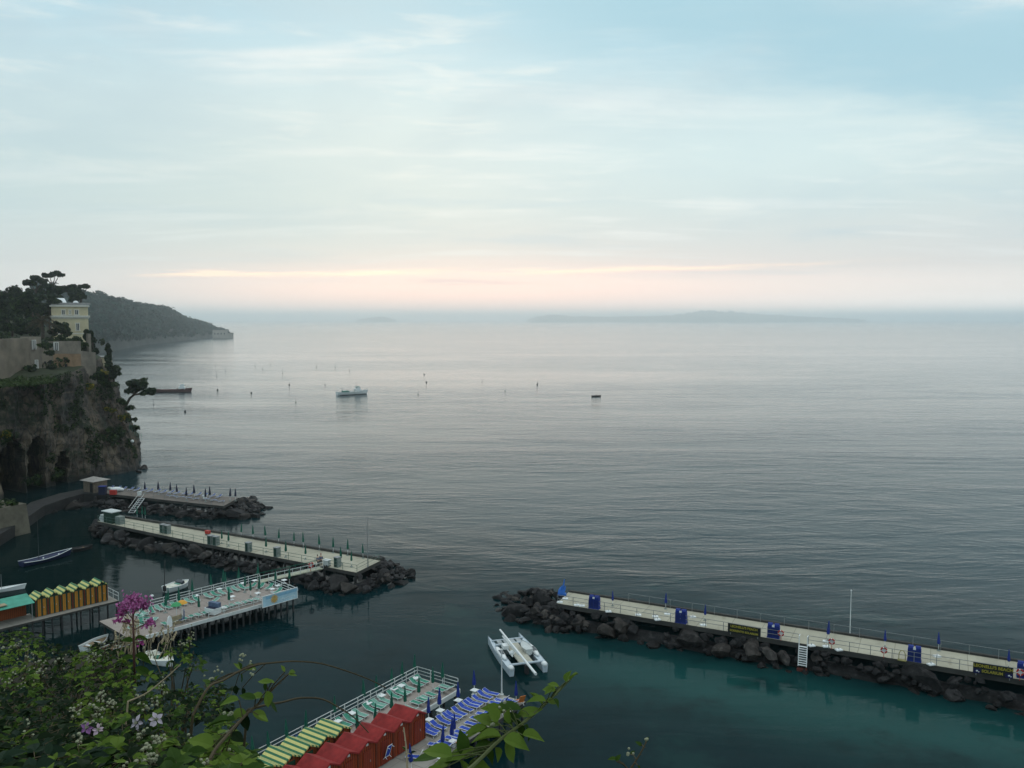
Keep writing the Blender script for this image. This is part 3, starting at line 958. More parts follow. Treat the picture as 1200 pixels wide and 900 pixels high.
# lamp and terrace railing low on the outer rim
c = Q(155, 517, 209.5)
t = thing('globe_lamp', 'white globe lamp on the rim of the cliff', 'lamp', c)
MB().tube([(0, 0, -2.2), (0, 0, -.3)], .06).build('post', pm('grey_metal', (.25, .26, .27), .5, .15), t)
MB().ball((0, 0, 0), .42, sub=2).build('globe', pm('white_plastic', (.78, .78, .76), .45, .05), t, smooth=True)
a, b = Q(152, 500, 210), Q(166, 511, 212)
rl = MB()
for k in range(6):
    p = a.lerp(b, k / 5)
    rl.tube([p - Vector((0, 0, .9)), p + Vector((0, 0, .5))], .05, 5)
for dzz in (.5, .05):
    rl.tube([a + Vector((0, 0, dzz)), b + Vector((0, 0, dzz))], .04, 5)
tag(rl.build('railing', pm('green_metal_pale', (.10, .20, .16), .6)), 'greenish railing stepping down the outer rim of the cliff', 'railing')
# stone block at the water's edge, near left
sb = P(12, 628, 0)
t = thing('stone_bastion', 'pale stone bastion topped with green scrub at the water edge', 'bastion', sb, rad(-25))
m_ = MB().box((-3, 0, 2.0), (8.5, 6, 6.4), taper=.88)
m_.build('wall', pm('bastion_stone', (.13, .115, .085), .9, .4, .5, .5, 1.5), t)
f = MB()
for _ in range(9):
    clump(f, (R.uniform(-6, .6), R.uniform(-2.5, 2.5), 5.4), 1.2, 40, .3, sz=.6, mis=(0, 1))
f.build('scrub', SHRUB, t)

# ================================================================== BREAKWATERS AND DECKS
deckmat('concrete_deck', (.43, .40, .305), math.atan2(-.45, .893), 3.4)
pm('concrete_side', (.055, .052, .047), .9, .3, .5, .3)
deckmat('pink_deck', (.34, .285, .25), math.atan2(.74, .67), 1.7, 2.1)
deckmat('grey_deck', (.32, .295, .255), math.atan2(.83, .557), 1.9, 2.3)
deckmat('jetty_deck', (.17, .145, .125), math.atan2(-.4, .9), 2.5, 3.0)
pm('pile_dark', (.045, .045, .045), .8, .35, .8)
pm('rail_white', (.62, .63, .60), .5, .1)
pm('rail_grey', (.22, .23, .23), .5, .15)
pm('green_canvas', (.010, .10, .065), .7, .22, 3.0)
pm('green_fabric', (.055, .24, .165), .75, .25, 3.0)
pm('pale_green_fabric', (.16, .33, .26), .75, .2, 3.0)
pm('blue_canvas', (.012, .030, .20), .7, .25, 3.0)
pm('blue_fabric', (.022, .062, .36), .75, .25, 2.5)
pm('locker_grey', (.20, .23, .21), .7, .25)
pm('navy_canvas', (.018, .022, .050), .75, .2)
pm('white_paint', (.76, .77, .75), .45, .06)
pm('orange_fabric', (.62, .19, .045), .7, .2)
pm('red_paint', (.42, .035, .025), .55, .2)
pm('aluminium', (.55, .56, .57), .35, .1, metal=.6)
pm('wood_pale', (.34, .27, .17), .8, .25, 2.0)

def rock_material():
    m = bpy.data.materials.new('lava_rock')
    m.use_nodes = True
    g = G(m.node_tree)
    out = g.n('ShaderNodeOutputMaterial')
    b = g.n('ShaderNodeBsdfPrincipled')
    g.link(b.outputs[0], out.inputs[0])
    geo = g.n('ShaderNodeNewGeometry')
    p = geo.outputs['Position']
    oi = g.n('ShaderNodeObjectInfo')
    z = g.xyz(p)[2]
    n = g.noise(p, 1.6, 5, .65)
    c = g.ramp(n, [(.3, (.010, .0095, .0098)), (.55, (.026, .0245, .0245)), (.74, (.070, .065, .062)), (.84, (.13, .12, .11))])
    c2 = g.ramp(n, [(.3, (.020, .017, .015)), (.6, (.055, .047, .041)), (.8, (.15, .13, .115))])
    c = g.mix(g.smooth(oi.outputs['Random'], .35, .9), c, c2)
    hsv = g.n('ShaderNodeHueSaturation')
    g.link(c, hsv.inputs['Color'])
    g.link(g.m('ADD', .55, g.m('MULTIPLY', g.m('FRACT', g.m('MULTIPLY', oi.outputs['Random'], 7.31)), 1.0)), hsv.inputs['Value'])
    c = hsv.outputs[0]
    wet = g.smooth(g.m('ADD', z, g.m('MULTIPLY', n, .6)), .95, .35)
    c = g.mix(g.m('MULTIPLY', wet, .85), c, (.007, .0065, .0055))
    g.link(c, b.inputs['Base Color'])
    b.inputs['Specular IOR Level'].default_value = .2
    g.link(g.m('SUBTRACT', .85, g.m('MULTIPLY', wet, .3)), b.inputs['Roughness'])
    bp = g.n('ShaderNodeBump')
    bp.inputs['Strength'].default_value = .6
    bp.inputs['Distance'].default_value = .15
    g.link(g.noise(p, 3.5, 5, .65), bp.inputs['Height'])
    g.link(bp.outputs[0], b.inputs['Normal'])
    return m
ROCK = rock_material()
def boulder_mesh(seed, sub=3):
    rnd = random.Random(seed)
    bm = bmesh.new()
    bmesh.ops.create_icosphere(bm, subdivisions=sub, radius=1.0)
    cuts_ = [(Vector((rnd.gauss(0, 1), rnd.gauss(0, 1), rnd.gauss(0, 1))).normalized(), rnd.uniform(.42, .80)) for _ in range(12)]
    off = Vector((seed * 3.1, 0, 0))
    for v in bm.verts:
        q = v.co.copy()
        for nrm, d in cuts_:
            k = q.dot(nrm)
            if k > d: q -= nrm * (k - d)
        q *= 1 + .09 * noise.noise(q * 1.4 + off) + .05 * noise.noise(q * 4 + off)
        v.co = Vector((q.x * 1.15, q.y * .95, q.z * .8))
    me = bpy.data.meshes.new('boulder')
    bm.to_mesh(me)
    bm.free()
    me.materials.append(ROCK)
    return me
BOULDERS = [boulder_mesh(s) for s in range(9)]
STONES = [boulder_mesh(s + 20, 2) for s in range(5)]
rb = random.Random(21)
def boulder(p, r, label, group):
    o = bpy.data.objects.new('boulder', rb.choice(BOULDERS))
    COL.objects.link(o)
    o.location = p
    o.rotation_euler = (rb.uniform(-.5, .5), rb.uniform(-.5, .5), rb.uniform(0, 6.28))
    s = r * rb.uniform(.8, 1.25)
    o.scale = (s * rb.uniform(.85, 1.25), s, s * rb.uniform(.8, 1.1))
    return tag(o, label, 'boulder', group)
def bank(pairs, ztop, label, group, count, size, rubble_label, bulge=.62):
    """A rock bank between the deck edge and the waterline, pairs = (foot, top)."""
    mb = MB()
    M_, K = 6, 9
    seq = []
    for i in range(len(pairs) - 1):
        for k in range(M_):
            t = k / M_
            seq.append((pairs[i][0].lerp(pairs[i + 1][0], t), pairs[i][1].lerp(pairs[i + 1][1], t)))
    seq.append(pairs[-1])
    def at(f, tp, t):                     # t 0 at the deck, 1 at the waterline
        q = tp.lerp(f, t)
        q.z = lerp(ztop, -.3, t ** 1.0) + bulge * math.sin(PI * t)
        return q
    for f, tp in seq:
        for j in range(K):
            t = j / (K - 1) * 1.12
            q = at(f, tp, min(t, 1.0)) if t <= 1 else f + (f - tp) * (t - 1) + Vector((0, 0, -2.2))
            if t > 1: q.z = -1.5
            q += Vector((noise.noise(q * .9), noise.noise(q * .9 + Vector((7, 0, 0))), noise.noise(q * .8 + Vector((0, 9, 0))))) * .55 * (1 if j else .2)
            q.z -= .85
            mb.v.append(tuple(q))
    for i in range(len(seq) - 1):
        for j in range(K - 1):
            a = i * K + j
            mb.f.append((a, a + K, a + K + 1, a + 1))
    # boulders spread by length of bank
    L = [((seq[i + 1][0] - seq[i][0]).length + .3 * (seq[i + 1][1] - seq[i][1]).length) * (1.5 + (seq[i][0] - seq[i][1]).length) for i in range(len(seq) - 1)]
    tot = sum(L)
    placed = []
    tries = 0
    while len(placed) < count and tries < count * 40:
        tries += 1
        x = rb.random() * tot
        i = 0
        while x > L[i]:
            x -= L[i]; i += 1
        u = x / L[i]
        f, tp = seq[i][0].lerp(seq[i + 1][0], u), seq[i][1].lerp(seq[i + 1][1], u)
        q = at(f, tp, rb.uniform(.22, 1.0))
        r = size * (rb.uniform(.50, 1.0) if rb.random() < .75 else rb.uniform(1.0, 1.5))
        if any((q - p2).length < (r + r2) * .50 for p2, r2 in placed):
            continue
        placed.append((q, r))
        boulder(q + Vector((0, 0, -.1 * r)), r, label, group)
    for _ in range(int(count * 3.6)):           # the countless smaller stones wedged between them
        x = rb.random() * tot
        i = 0
        while x > L[i]:
            x -= L[i]; i += 1
        u = x / L[i]
        f, tp = seq[i][0].lerp(seq[i + 1][0], u), seq[i][1].lerp(seq[i + 1][1], u)
        q = at(f, tp, rb.uniform(.04, 1.02))
        r = size * rb.uniform(.28, .78)
        me = rb.choice(STONES)
        Mx = Matrix.Translation(q) @ Matrix.Rotation(rb.uniform(0, 6.28), 4, 'Z') @ Matrix.Rotation(rb.uniform(-.7, .7), 4, 'X') @ Matrix.Scale(r, 4)
        mb.add([Mx @ v.co for v in me.vertices], [tuple(p.vertices) for p in me.polygons])
    mb.mi = [0] * len(mb.f)
    tag(mb.build('rubble', ROCK), rubble_label, None, None, 'stuff')

# ---- shared small builders
def railing(parent, pts, h=1.0, step=2.0, mat_=None, rails=(1.0, .55), name='railing', r=.03):
    mat_ = mat_ or MATS['rail_grey']
    rl, ln = MB(), 0
    for hh in rails:
        rl.tube([Vector(p) + Vector((0, 0, h * hh)) for p in pts], r, 5)
    o = rl.build(name, mat_, parent)
    for i in range(len(pts) - 1):
        a, b = Vector(pts[i]), Vector(pts[i + 1])
        n = max(1, round((b - a).length / step))
        for k in range(n + (1 if i == len(pts) - 2 else 0)):
            p = a.lerp(b, k / n)
            MB().tube([(0, 0, 0), (0, 0, h)], r * 1.15, 5).build('post', mat_, o, loc=p)
    return o
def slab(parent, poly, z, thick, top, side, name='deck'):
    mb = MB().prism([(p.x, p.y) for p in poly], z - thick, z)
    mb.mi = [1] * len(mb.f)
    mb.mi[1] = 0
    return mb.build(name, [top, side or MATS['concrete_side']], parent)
def pilings(parent, a, b, n, ztop, r=.13, mat_=None):
    for k in range(n):
        p = Vector(a).lerp(Vector(b), k / (n - 1))
        MB().tube([(0, 0, -1.6), (0, 0, ztop)], r, 7).build('piling', mat_ or MATS['pile_dark'], parent, loc=(p.x, p.y, 0))

# ================================================================== right hand breakwater (the sign pier)
ZE = 2.4
E0, E1 = P(653, 707, ZE), P(1200, 797, ZE)
EB0, EB1 = P(666, 694, ZE), P(1200, 777, ZE)
E1 = E1 + (E1 - E0) * .22; EB1 = EB1 + (EB1 - EB0) * .22
du = (E1 - E0).normalized(); dn = Vector((-du.y, du.x, 0))
pierE = thing('breakwater_pier', 'long pale concrete sun deck on a dark rock breakwater with two signs', 'pier', (0, 0, 0))
slab(pierE, [E0, E1, EB1, EB0], ZE, .55, MATS['concrete_deck'], None)
kb = MB()
c_, d_ = (EB0 + EB1) / 2, (EB1 - EB0)
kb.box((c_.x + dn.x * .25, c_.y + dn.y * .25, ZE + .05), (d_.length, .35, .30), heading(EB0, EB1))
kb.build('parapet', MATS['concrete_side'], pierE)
railing(pierE, [E0 + dn * .2, P(936, 754.6, ZE) + dn * .2], 1.0, 2.1)
railing(pierE, [P(947, 756.4, ZE) + dn * .2, E1 + dn * .2], 1.0, 2.1)
railing(pierE, [EB0 + dn * .1 + du * 8, EB1 + dn * .1], 1.0, 2.6, rails=(1.0,))
back = lambda t, o: EB0.lerp(EB1, t) + dn * o
pe = []
for t in (1.0, .75, .5, .3, .15, .04):
    f = back(t, 4.4); f.z = 0
    tp = back(t, .2); pe.append((f, tp))
def fp(x, y): return P(x, y, 0)
pe += [(P(625, 688), P(664, 697, ZE)), (P(598, 691), P(661, 698, ZE)), (P(578, 702), P(658, 701, ZE)), (P(579, 717), P(656, 704.5, ZE)), (P(600, 730.5), P(656, 707.5, ZE)), (P(640, 740), P(675, 710.6, ZE)),
       (P(700, 747), P(704, 715.4, ZE)), (P(786, 761), P(788, 729.2, ZE)), (P(890, 781), P(897, 747.1, ZE)), (P(1000, 797), P(1000, 764, ZE)), (P(1108, 819), P(1108, 781.9, ZE)),
       (P(1200, 839), P(1200, 797, ZE)), (P(1300, 862), P(1310, 815, ZE))]
bank(pe, ZE - .62, 'dark lava boulder in the bank of the breakwater with the two signs', 'boulders of the sign breakwater', 130, .95, 'dark rubble core of the breakwater with the signs', .25)
# flagpole
def pole(name, label, cat, loc, h, r, mat_, knob=True):
    t = thing(name, label, cat, loc)
    MB().tube([(0, 0, 0), (0, 0, h)], [r, r * .65], 8).build('mast', mat_, t)
    MB().lathe((0, 0, 0), [(r * 2.6, 0), (r * 2.6, .06), (r * 1.3, .10), (r * 1.3, .28)], 10).build('base', mat_, t)
    if knob:
        MB().ball((0, 0, h), r * 1.6, sub=2).build('finial', mat_, t)
    return t
pole('flagpole', 'tall bare white flagpole on the pier with the two signs', 'flagpole', P(996, 744, ZE), 5.0, .048, MATS['white_paint'])
# twin blue cabinets
def twin_cabinet(wide=1.25):
    t = thing('storage_cabinet', 'x', 'cabinet')
    MB().box((0, 0, .62), (wide, .62, 1.24)).box((0, 0, .06), (wide + .08, .68, .12)).build('body', MATS['blue_canvas'], t)
    for s in (-1, 1):
        lid = MB()
        prof = [(-.33, 1.24), (-.33, 1.42), (-.2, 1.58), (.1, 1.60), (.33, 1.44), (.33, 1.24)]
        x0, x1 = s * wide * .27 - wide * .2, s * wide * .27 + wide * .2
        n = len(prof)
        lid.add([(x0, y, z) for y, z in prof] + [(x1, y, z) for y, z in prof], [tuple(range(n)), tuple(range(2 * n - 1, n - 1, -1))] + [(i, i + n, (i + 1) % n + n, (i + 1) % n) for i in range(n)])
        lid.build('lid', MATS['blue_canvas'], t)
        MB().box((s * wide * .25, -.325, .66), (wide * .42, .04, 1.0)).build('door', pm('navy_door', (.010, .022, .13), .6, .2), t)
    MB().box((0, -.33, 1.36), (.26, .05, .22)).build('notice', MATS['white_paint'], t)
    return t
KC = Kind(twin_cabinet())
for px, py, lb in ((694, 715, 'twin blue storage cabinet nearest the rounded rock end of the sign pier'), (796, 732, 'twin blue storage cabinet standing alone before the black and yellow sign'),
                   (905, 749.6, 'twin blue storage cabinet between the black and yellow sign and a life ring'), (1071, 777.4, 'twin blue storage cabinet beside a bare hoop stand and the navy sign'), (1201, 797.5, 'twin blue storage cabinet just past the navy sign, cut by the frame')):
    KC.put(P(px, py, ZE) + dn * .75, heading(E0, E1), lb, 'blue storage cabinets on the sign pier')
# folded parasols
def parasol(h, mat_, fat=.17, base=True):
    t = thing('parasol', 'x', 'parasol')
    MB().tube([(0, 0, 0), (0, 0, h)], .025, 6).build('pole', MATS['white_paint'], t)
    cz = h * .36
    MB().lathe((0, 0, 0), [(.05, cz), (fat * .95, cz + .06), (fat, cz + .3), (fat * .62, h * .75), (fat * .3, h * .96), (.03, h + .04)], 12, pleat=.13).build('canopy', mat_, t)
    MB().lathe((0, 0, 0), [(.24, 0), (.24, .05), (.06, .09), (.05, .28)], 10).build('base', MATS['locker_grey'], t)
    return t
KB = Kind(parasol(2.25, MATS['blue_canvas'], .16))
for px, py in ((718, 710), (780, 713.5), (826, 727), (1037, 758.5), (1100, 762.5), (1182, 783)):
    KB.put(P(px, py, ZE), 0, 'folded blue parasol standing on the pale deck of the sign pier', 'folded parasols on the sign pier', .84)
KB.put(P(970, 752, ZE), 0, 'folded blue parasol on two white blocks left of the flagpole', 'folded parasols on the sign pier', 1.05)
# blue covered heap at the deck end
c = P(659, 697.5, ZE)
t = thing('folded_umbrella_stack', 'bundle of bright blue folded parasols at the rocky tip of the sign pier', 'parasols', c)
for k in range(5):
    a = -.3 + .16 * k
    MB().tube([(-.5 + .14 * k, -.2, .1), (-.35 + .15 * k, .2, .55 + .12 * (k % 2)), (-.2 + .16 * k, .5, .9 + (1.0 if k == 3 else .15 * (k % 3)))], [.13, .16, .04], 7).build('canopy', pm('bright_blue', (.02, .12, .42), .65, .2), t)
MB().box((0, 0, .12), (1.0, .6, .24)).build('base', MATS['bright_blue'], t)
# white slabs lying on the deck (parasol feet)
def foot():
    t = thing('parasol_weight', 'x', 'weight')
    MB().box((0, 0, .06), (.7, .5, .12), taper=.94).build('block', MATS['white_paint'], t)
    MB().tube([(0, 0, .12), (0, 0, .34)], .045, 8).build('socket', MATS['aluminium'], t)
    return t
KF = Kind(foot())
for px, py in ((662.5, 702), (656, 706), (676, 709.5), (682, 710.3), (713, 717), (797, 724), (768, 723), (770.5, 726.5), (748, 721), (812, 723.5), (824, 733), (782, 720), (951, 757), (968, 758), (983, 762), (1098, 769.5), (1091, 779)):
    KF.put(P(px, py, ZE), R.uniform(-.3, .3), 'white weighted parasol foot lying empty on the sign pier deck', 'white parasol feet on the sign pier')
for px, py in ((968.6, 751), (971.4, 751.4)):
    KF.put(P(px, py, ZE) - dn * .3, R.uniform(-.3, .3), 'white block at the foot of the parasol left of the flagpole', 'white blocks by the flagpole parasol')
# life rings on posts
def life_ring():
    t = thing('life_ring', 'x', 'life ring')
    ring_ = []
    mb = MB()
    n, m2 = 24, 8
    for i in range(n):
        a = 2 * PI * i / n
        for k in range(m2):
            b = 2 * PI * k / m2
            rr = .33 + .085 * math.cos(b)
            mb.v.append((rr * math.cos(a), .085 * math.sin(b), 1.05 + rr * math.sin(a)))
    for i in range(n):
        for k in range(m2):
            mb.f.append((i * m2 + k, i * m2 + (k + 1) % m2, ((i + 1) % n) * m2 + (k + 1) % m2, ((i + 1) % n) * m2 + k))
            mb.mi.append(1 if (i % 6) == 0 else 0)
    mb.build('ring', [MATS['red_paint'], MATS['white_paint']], t, smooth=True)
    MB().box((0, .12, 1.05), (.5, .03, .5)).build('backboard', MATS['white_paint'], t)
    MB().tube([(0, .16, 0), (0, .16, 1.35)], .035, 6).build('post', MATS['red_paint'], t)
    return t
KL = Kind(life_ring())
for px, py, lb in ((915, 751, 'red and white life ring next to the cabinet by the black sign'), (974.5, 761, 'red and white life ring below the flagpole right of the ladder'), (1035.5, 771.5, 'red and white life ring on the rail between flagpole and twin cabinet'), (1195, 798, 'red life ring at the end of the navy sign')):
    KL.put(P(px, py, ZE) - dn * .05, heading(E0, E1), lb, 'life rings on the sign pier', .82)
c = P(1057, 774, ZE)
t = thing('hoop_stand', 'yellowish hoop stand beside the twin blue cabinet', 'stand', c, heading(E0, E1))
MB().tube([(-.3 * math.cos(i * PI / 8), 0, .55 + .5 * math.sin(i * PI / 8)) for i in range(9)], .04, 6).tube([(-.3, 0, 0), (-.3, 0, .56)], .04, 6).tube([(.3, 0, 0), (.3, 0, .56)], .04, 6).build('hoop', pm('rusty_yellow', (.30, .26, .10), .7, .3), t)
MB().box((0, 0, .04), (.8, .4, .08)).build('base', MATS['rusty_yellow'], t)
# ladder down the rocks
a, b = P(941.5, 756, ZE), P(940, 781, .45)
t = thing('bathing_ladder', 'white bathing ladder from the sign pier down the rocks to the water', 'ladder', a, heading(E0, E1))
dv = Matrix.Rotation(-heading(E0, E1), 3, 'Z') @ (b - a)
for s in (-1, 1):
    MB().tube([(s * .42, .3, 1.0), (s * .42, -.15, 1.0), (s * .42, -.2, 0), Vector((s * .42, 0, 0)) + dv], .05, 6).build('stringer', MATS['white_paint'], t)
for k in range(9):
    q = dv * ((k + .6) / 9.3)
    MB().box((q.x, q.y - .1, q.z), (.84, .22, .05)).build('tread', MATS['white_paint'], t)
MB().box((dv.x, dv.y - .1, dv.z - .45), (1.0, .5, .5)).build('landing', pm('rust_red', (.11, .03, .022), .8, .3), t)
# signs
def sign(label, p0, p1, zt, zb, lines, board, second=None):
    a, b = P(*p0, ZE) - dn * .05, P(*p1, ZE) - dn * .05
    w = (b - a).length
    t = thing('beach_sign', label, 'sign', (a + b) / 2, heading(a, b))
    h = zt - zb
    MB().box((0, 0, (zt + zb) / 2), (w, .06, h)).build('panel', board, t)
    for s in (-1, 1):
        MB().box((s * w * .42, .05, zt / 2 - .1), (.07, .05, zt + .15)).build('post', MATS['rail_grey'], t)
    if second:
        MB().box((0, -.034, zb + h * .2), (w - .06, .012, h * .36)).build('lower_panel', second, t)
    for txt, zc, size, mt, xo in lines:
        cu = bpy.data.curves.new('lettering', 'FONT')
        cu.body = txt
        cu.size = size
        cu.align_x = 'CENTER'
        cu.align_y = 'CENTER'
        cu.extrude = .006
        cu.offset = .012
        cu.materials.append(mt)
        tmp = bpy.data.objects.new('lettering_curve', cu)
        COL.objects.link(tmp)
        me = bpy.data.meshes.new_from_object(tmp)
        bpy.data.objects.remove(tmp)
        bpy.data.curves.remove(cu)
        o = bpy.data.objects.new('lettering', me)
        COL.objects.link(o)
        o.parent = t
        o.location = (xo, -.045, zc)
        o.rotation_euler = (PI / 2, 0, 0)
    return t, w
YEL = pm('sign_yellow', (.36, .30, .035), .6, .08)
BLK = pm('sign_black', (.014, .015, .017), .55, .1)
NVY = pm('sign_navy', (.010, .012, .075), .55, .1)
t, w = sign("black board with two lines of yellow lettering hung on the pier railing", (853, 741), (891, 747.6), 1.08, .08,
            [("LEONELLI'S BEACH", .82, .35, YEL, 0), ("SORRENTO SOLARIUM", .34, .30, YEL, 0)], BLK)
t, w = sign("black board with navy corners, white emblems and yellow lettering on the pier railing", (1140, 788.5), (1187, 796), 1.12, .06,
            [("LEONELLI'S BEACH", .85, .40, YEL, 0), ("SOLARIUM", .36, .38, YEL, -.05)], BLK, None)
for sx in (-1, 1):
    MB().box((sx * w * .40, -.034, .30), (w * .18, .014, .44)).build('corner_panel', NVY, t)
    MB().ball((sx * w * .40, -.045, .32), .11, sy=.12, sz=.8, sub=1).ball((sx * w * .40 + .16, -.045, .24), .06, sy=.12, sub=1).build('emblem', MATS['white_paint'], t)

# ================================================================== pale pier on the left
ZB = 2.4
Bn = [P(114, 611, ZB), P(238, 637, ZB), P(417.5, 671, ZB)]
Bf = [P(136, 605.6, ZB), P(320, 634, ZB), P(446, 657, ZB)]
pierB = thing('breakwater_pier', 'pale concrete sun deck running out to a round rock head below the cliff', 'pier')
slab(pierB, Bn + Bf[::-1], ZB, .5, MATS['concrete_deck'], None)
bu = (Bn[2] - Bn[1]).normalized(); bn = Vector((-bu.y, bu.x, 0))
railing(pierB, [p + bn * .15 for p in Bn] + [Bf[2] - bu * .15 - bn * .2], 1.0, 2.6, pm('rail_green', (.10, .17, .14), .55, .2))
c_, d_ = (Bf[0] + Bf[2]) / 2, Bf[2] - Bf[0]
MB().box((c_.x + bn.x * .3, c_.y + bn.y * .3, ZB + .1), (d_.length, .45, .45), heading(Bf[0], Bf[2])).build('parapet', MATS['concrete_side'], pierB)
pilings(pierB, Bn[1] + bn * .3, Bn[2] + bn * .3 - bu * .4, 17, ZB - .5, .17)
pbk = []
for t in (0, .15, .35, .55, .75, .9):
    tp = Bf[0].lerp(Bf[2], t) + bn * .2
    f = tp + bn * 3.6; f.z = 0
    pbk.append((f, tp))
pbk += [(P(448, 655), P(445, 656.5, ZB)), (P(468, 661), P(441, 659, ZB)), (P(490, 671), P(437, 661, ZB)), (P(490, 679), P(433, 663.5, ZB)), (P(470, 685), P(428, 666, ZB)), (P(444, 694), P(422, 669, ZB)), (P(417, 699), P(416, 671, ZB)),
        (P(385, 697), P(385, 668, ZB)), (P(345, 688), P(345, 657.5, ZB)), (P(300, 675), P(300, 649, ZB)), (P(238, 661), P(238, 637, ZB)), (P(200, 652), P(200, 629, ZB)), (P(144, 642), P(144, 617.3, ZB)), (P(112, 630), P(112, 612, ZB)), (P(104, 618), P(116, 608.5, ZB)), (P(128, 604), P(130, 606.5, ZB))]
bank(pbk, ZB - .7, 'dark boulder in the rock bank around the pale left pier', 'boulders of the pale left pier', 100, .95, 'dark rubble core of the pale left pier', .15)
pole('flagpole', 'thin dark mast at the rocky end of the pale left pier', 'mast', P(431, 664, ZB), 7.0, .05, MATS['rail_grey'], False)
KG = Kind(parasol(2.3, MATS['green_canvas'], .15))
GB = 'folded parasols on the pale left pier'
for px, py in ((312, 647), (335, 653), (358, 655.5), (400, 661), (412, 664)):
    KG.put(P(px, py, ZB), 0, 'folded dark green parasol in the middle of the pale left pier', GB)
for px, py in ((260, 637), (268, 640)):
    KG.put(P(px, py, ZB), 0, 'folded dark green parasol beside the red chest on the pale pier', GB)
for px, py in ((282, 629.5), (296, 632), (311, 634), (326, 637), (344, 640), (355, 642), (374, 645), (390, 648), (407, 651), (425, 654.5)):
    KG.put(P(px, py, ZB) + bn * .1, 0, 'folded green parasol along the seaward edge of the pale left pier', 'parasols along the seaward edge of the pale pier')
for px, py in ((158.5, 608.5), (164.5, 608.8), (168, 609.2)):
    KG.put(P(px, py, ZB) + bn * .4, 0, 'folded green parasol in the cluster at the shore end of the pale pier', 'parasols at the shore end of the pale pier')
def pair_locker():
    t = thing('changing_locker', 'x', 'locker')
    for s in (-1, 1):
        MB().box((s * .72, 0, .85), (1.05, .9, 1.7)).build('body', MATS['locker_grey'], t)
        MB().box((s * .72, -.46, .85), (.7, .05, 1.5)).build('door', pm('locker_green', (.022, .055, .040), .6, .25), t)
        MB().box((s * .72, 0, 1.74), (1.15, 1.0, .09)).build('roof', MATS['rail_grey'], t)
    return t
KP = Kind(pair_locker())
LKS = .8
KP.put(P(189.5, 625.8, ZB) + bn * .7, heading(Bn[0], Bn[1]), 'pair of grey green lockers on the rail midway along the pale pier', 'locker pairs on the pale pier', LKS)
KP.put(P(246, 639.5, ZB) + bn * .7, heading(Bn[1], Bn[2]), 'pair of grey green lockers where rocks give way to piles under the pale pier', 'locker pairs on the pale pier', LKS)
def one_locker():
    t = thing('changing_locker', 'x', 'locker')
    MB().box((0, 0, .85), (.95, .9, 1.7)).build('body', MATS['locker_grey'], t)
    MB().box((-.1, -.46, .85), (.6, .05, 1.5)).build('door', MATS['locker_green'], t)
    MB().box((0, 0, 1.74), (1.05, 1.0, .09)).build('roof', MATS['rail_grey'], t)
    return t
KO = Kind(one_locker())
for px, py, lb in ((287.5, 647.5, 'single grey green locker on the rail left of the next single one'), (321, 653.5, 'single grey green locker halfway between the lone one and the gangway'), (392, 665.6, 'single grey green locker on the rail just past the gangway')):
    KO.put(P(px, py, ZB) + bn * .65, heading(Bn[1], Bn[2]), lb, 'single lockers on the pale pier', LKS)
c = P(126, 613.2, ZB) + bn * .8
t = thing('entrance_kiosk', 'low green kiosk with a pale roof at the shore end of the pale pier', 'kiosk', c, heading(Bn[0], Bn[1]))
MB().box((0, 0, .95), (2.4, 1.4, 1.9)).build('wall', MATS['locker_green'], t)
MB().box((0, 0, 1.98), (2.9, 1.9, .14)).build('roof', pm('pale_canvas', (.55, .57, .55), .7, .1), t)
MB().box((-1.8, -.2, .6), (.9, .9, 1.2)).ball((-2.3, -.2, .5), .55, sub=2).build('side_bench', MATS['pale_canvas'], t)
MB().box((2.2, .1, .65), (1.3, 1.0, 1.3)).build('side_box', MATS['locker_grey'], t)
c = P(243.5, 627, ZB)
t = thing('red_chest', 'small dark red chest on legs on the pale pier', 'chest', c, heading(Bn[1], Bn[2]))
MB().box((0, 0, .45), (.8, .5, .4)).build('body', MATS['red_paint'], t)
MB().box((0, 0, .69), (.86, .56, .08)).build('lid', MATS['red_paint'], t)
for sx in (-1, 1):
    MB().box((sx * .32, 0, .12), (.08, .4, .24)).build('leg', MATS['rail_grey'], t)
# white cart by the gangway head
c = P(383, 663.6, ZB)
t = thing('drinks_cart', 'white cart with a flat top beside the two people at the gangway head', 'cart', c, heading(Bn[1], Bn[2]))
MB().box((0, 0, .5), (.9, .6, .7)).build('body', MATS['pale_canvas'], t)
MB().box((0, 0, .92), (1.1, .75, .07)).build('top', MATS['white_paint'], t)
for sx in (-1, 1):
    MB().tube([(sx * .3, -.34, .15), (sx * .3, .34, .15)], .15, 10).build('wheel', MATS['pile_dark'], t)

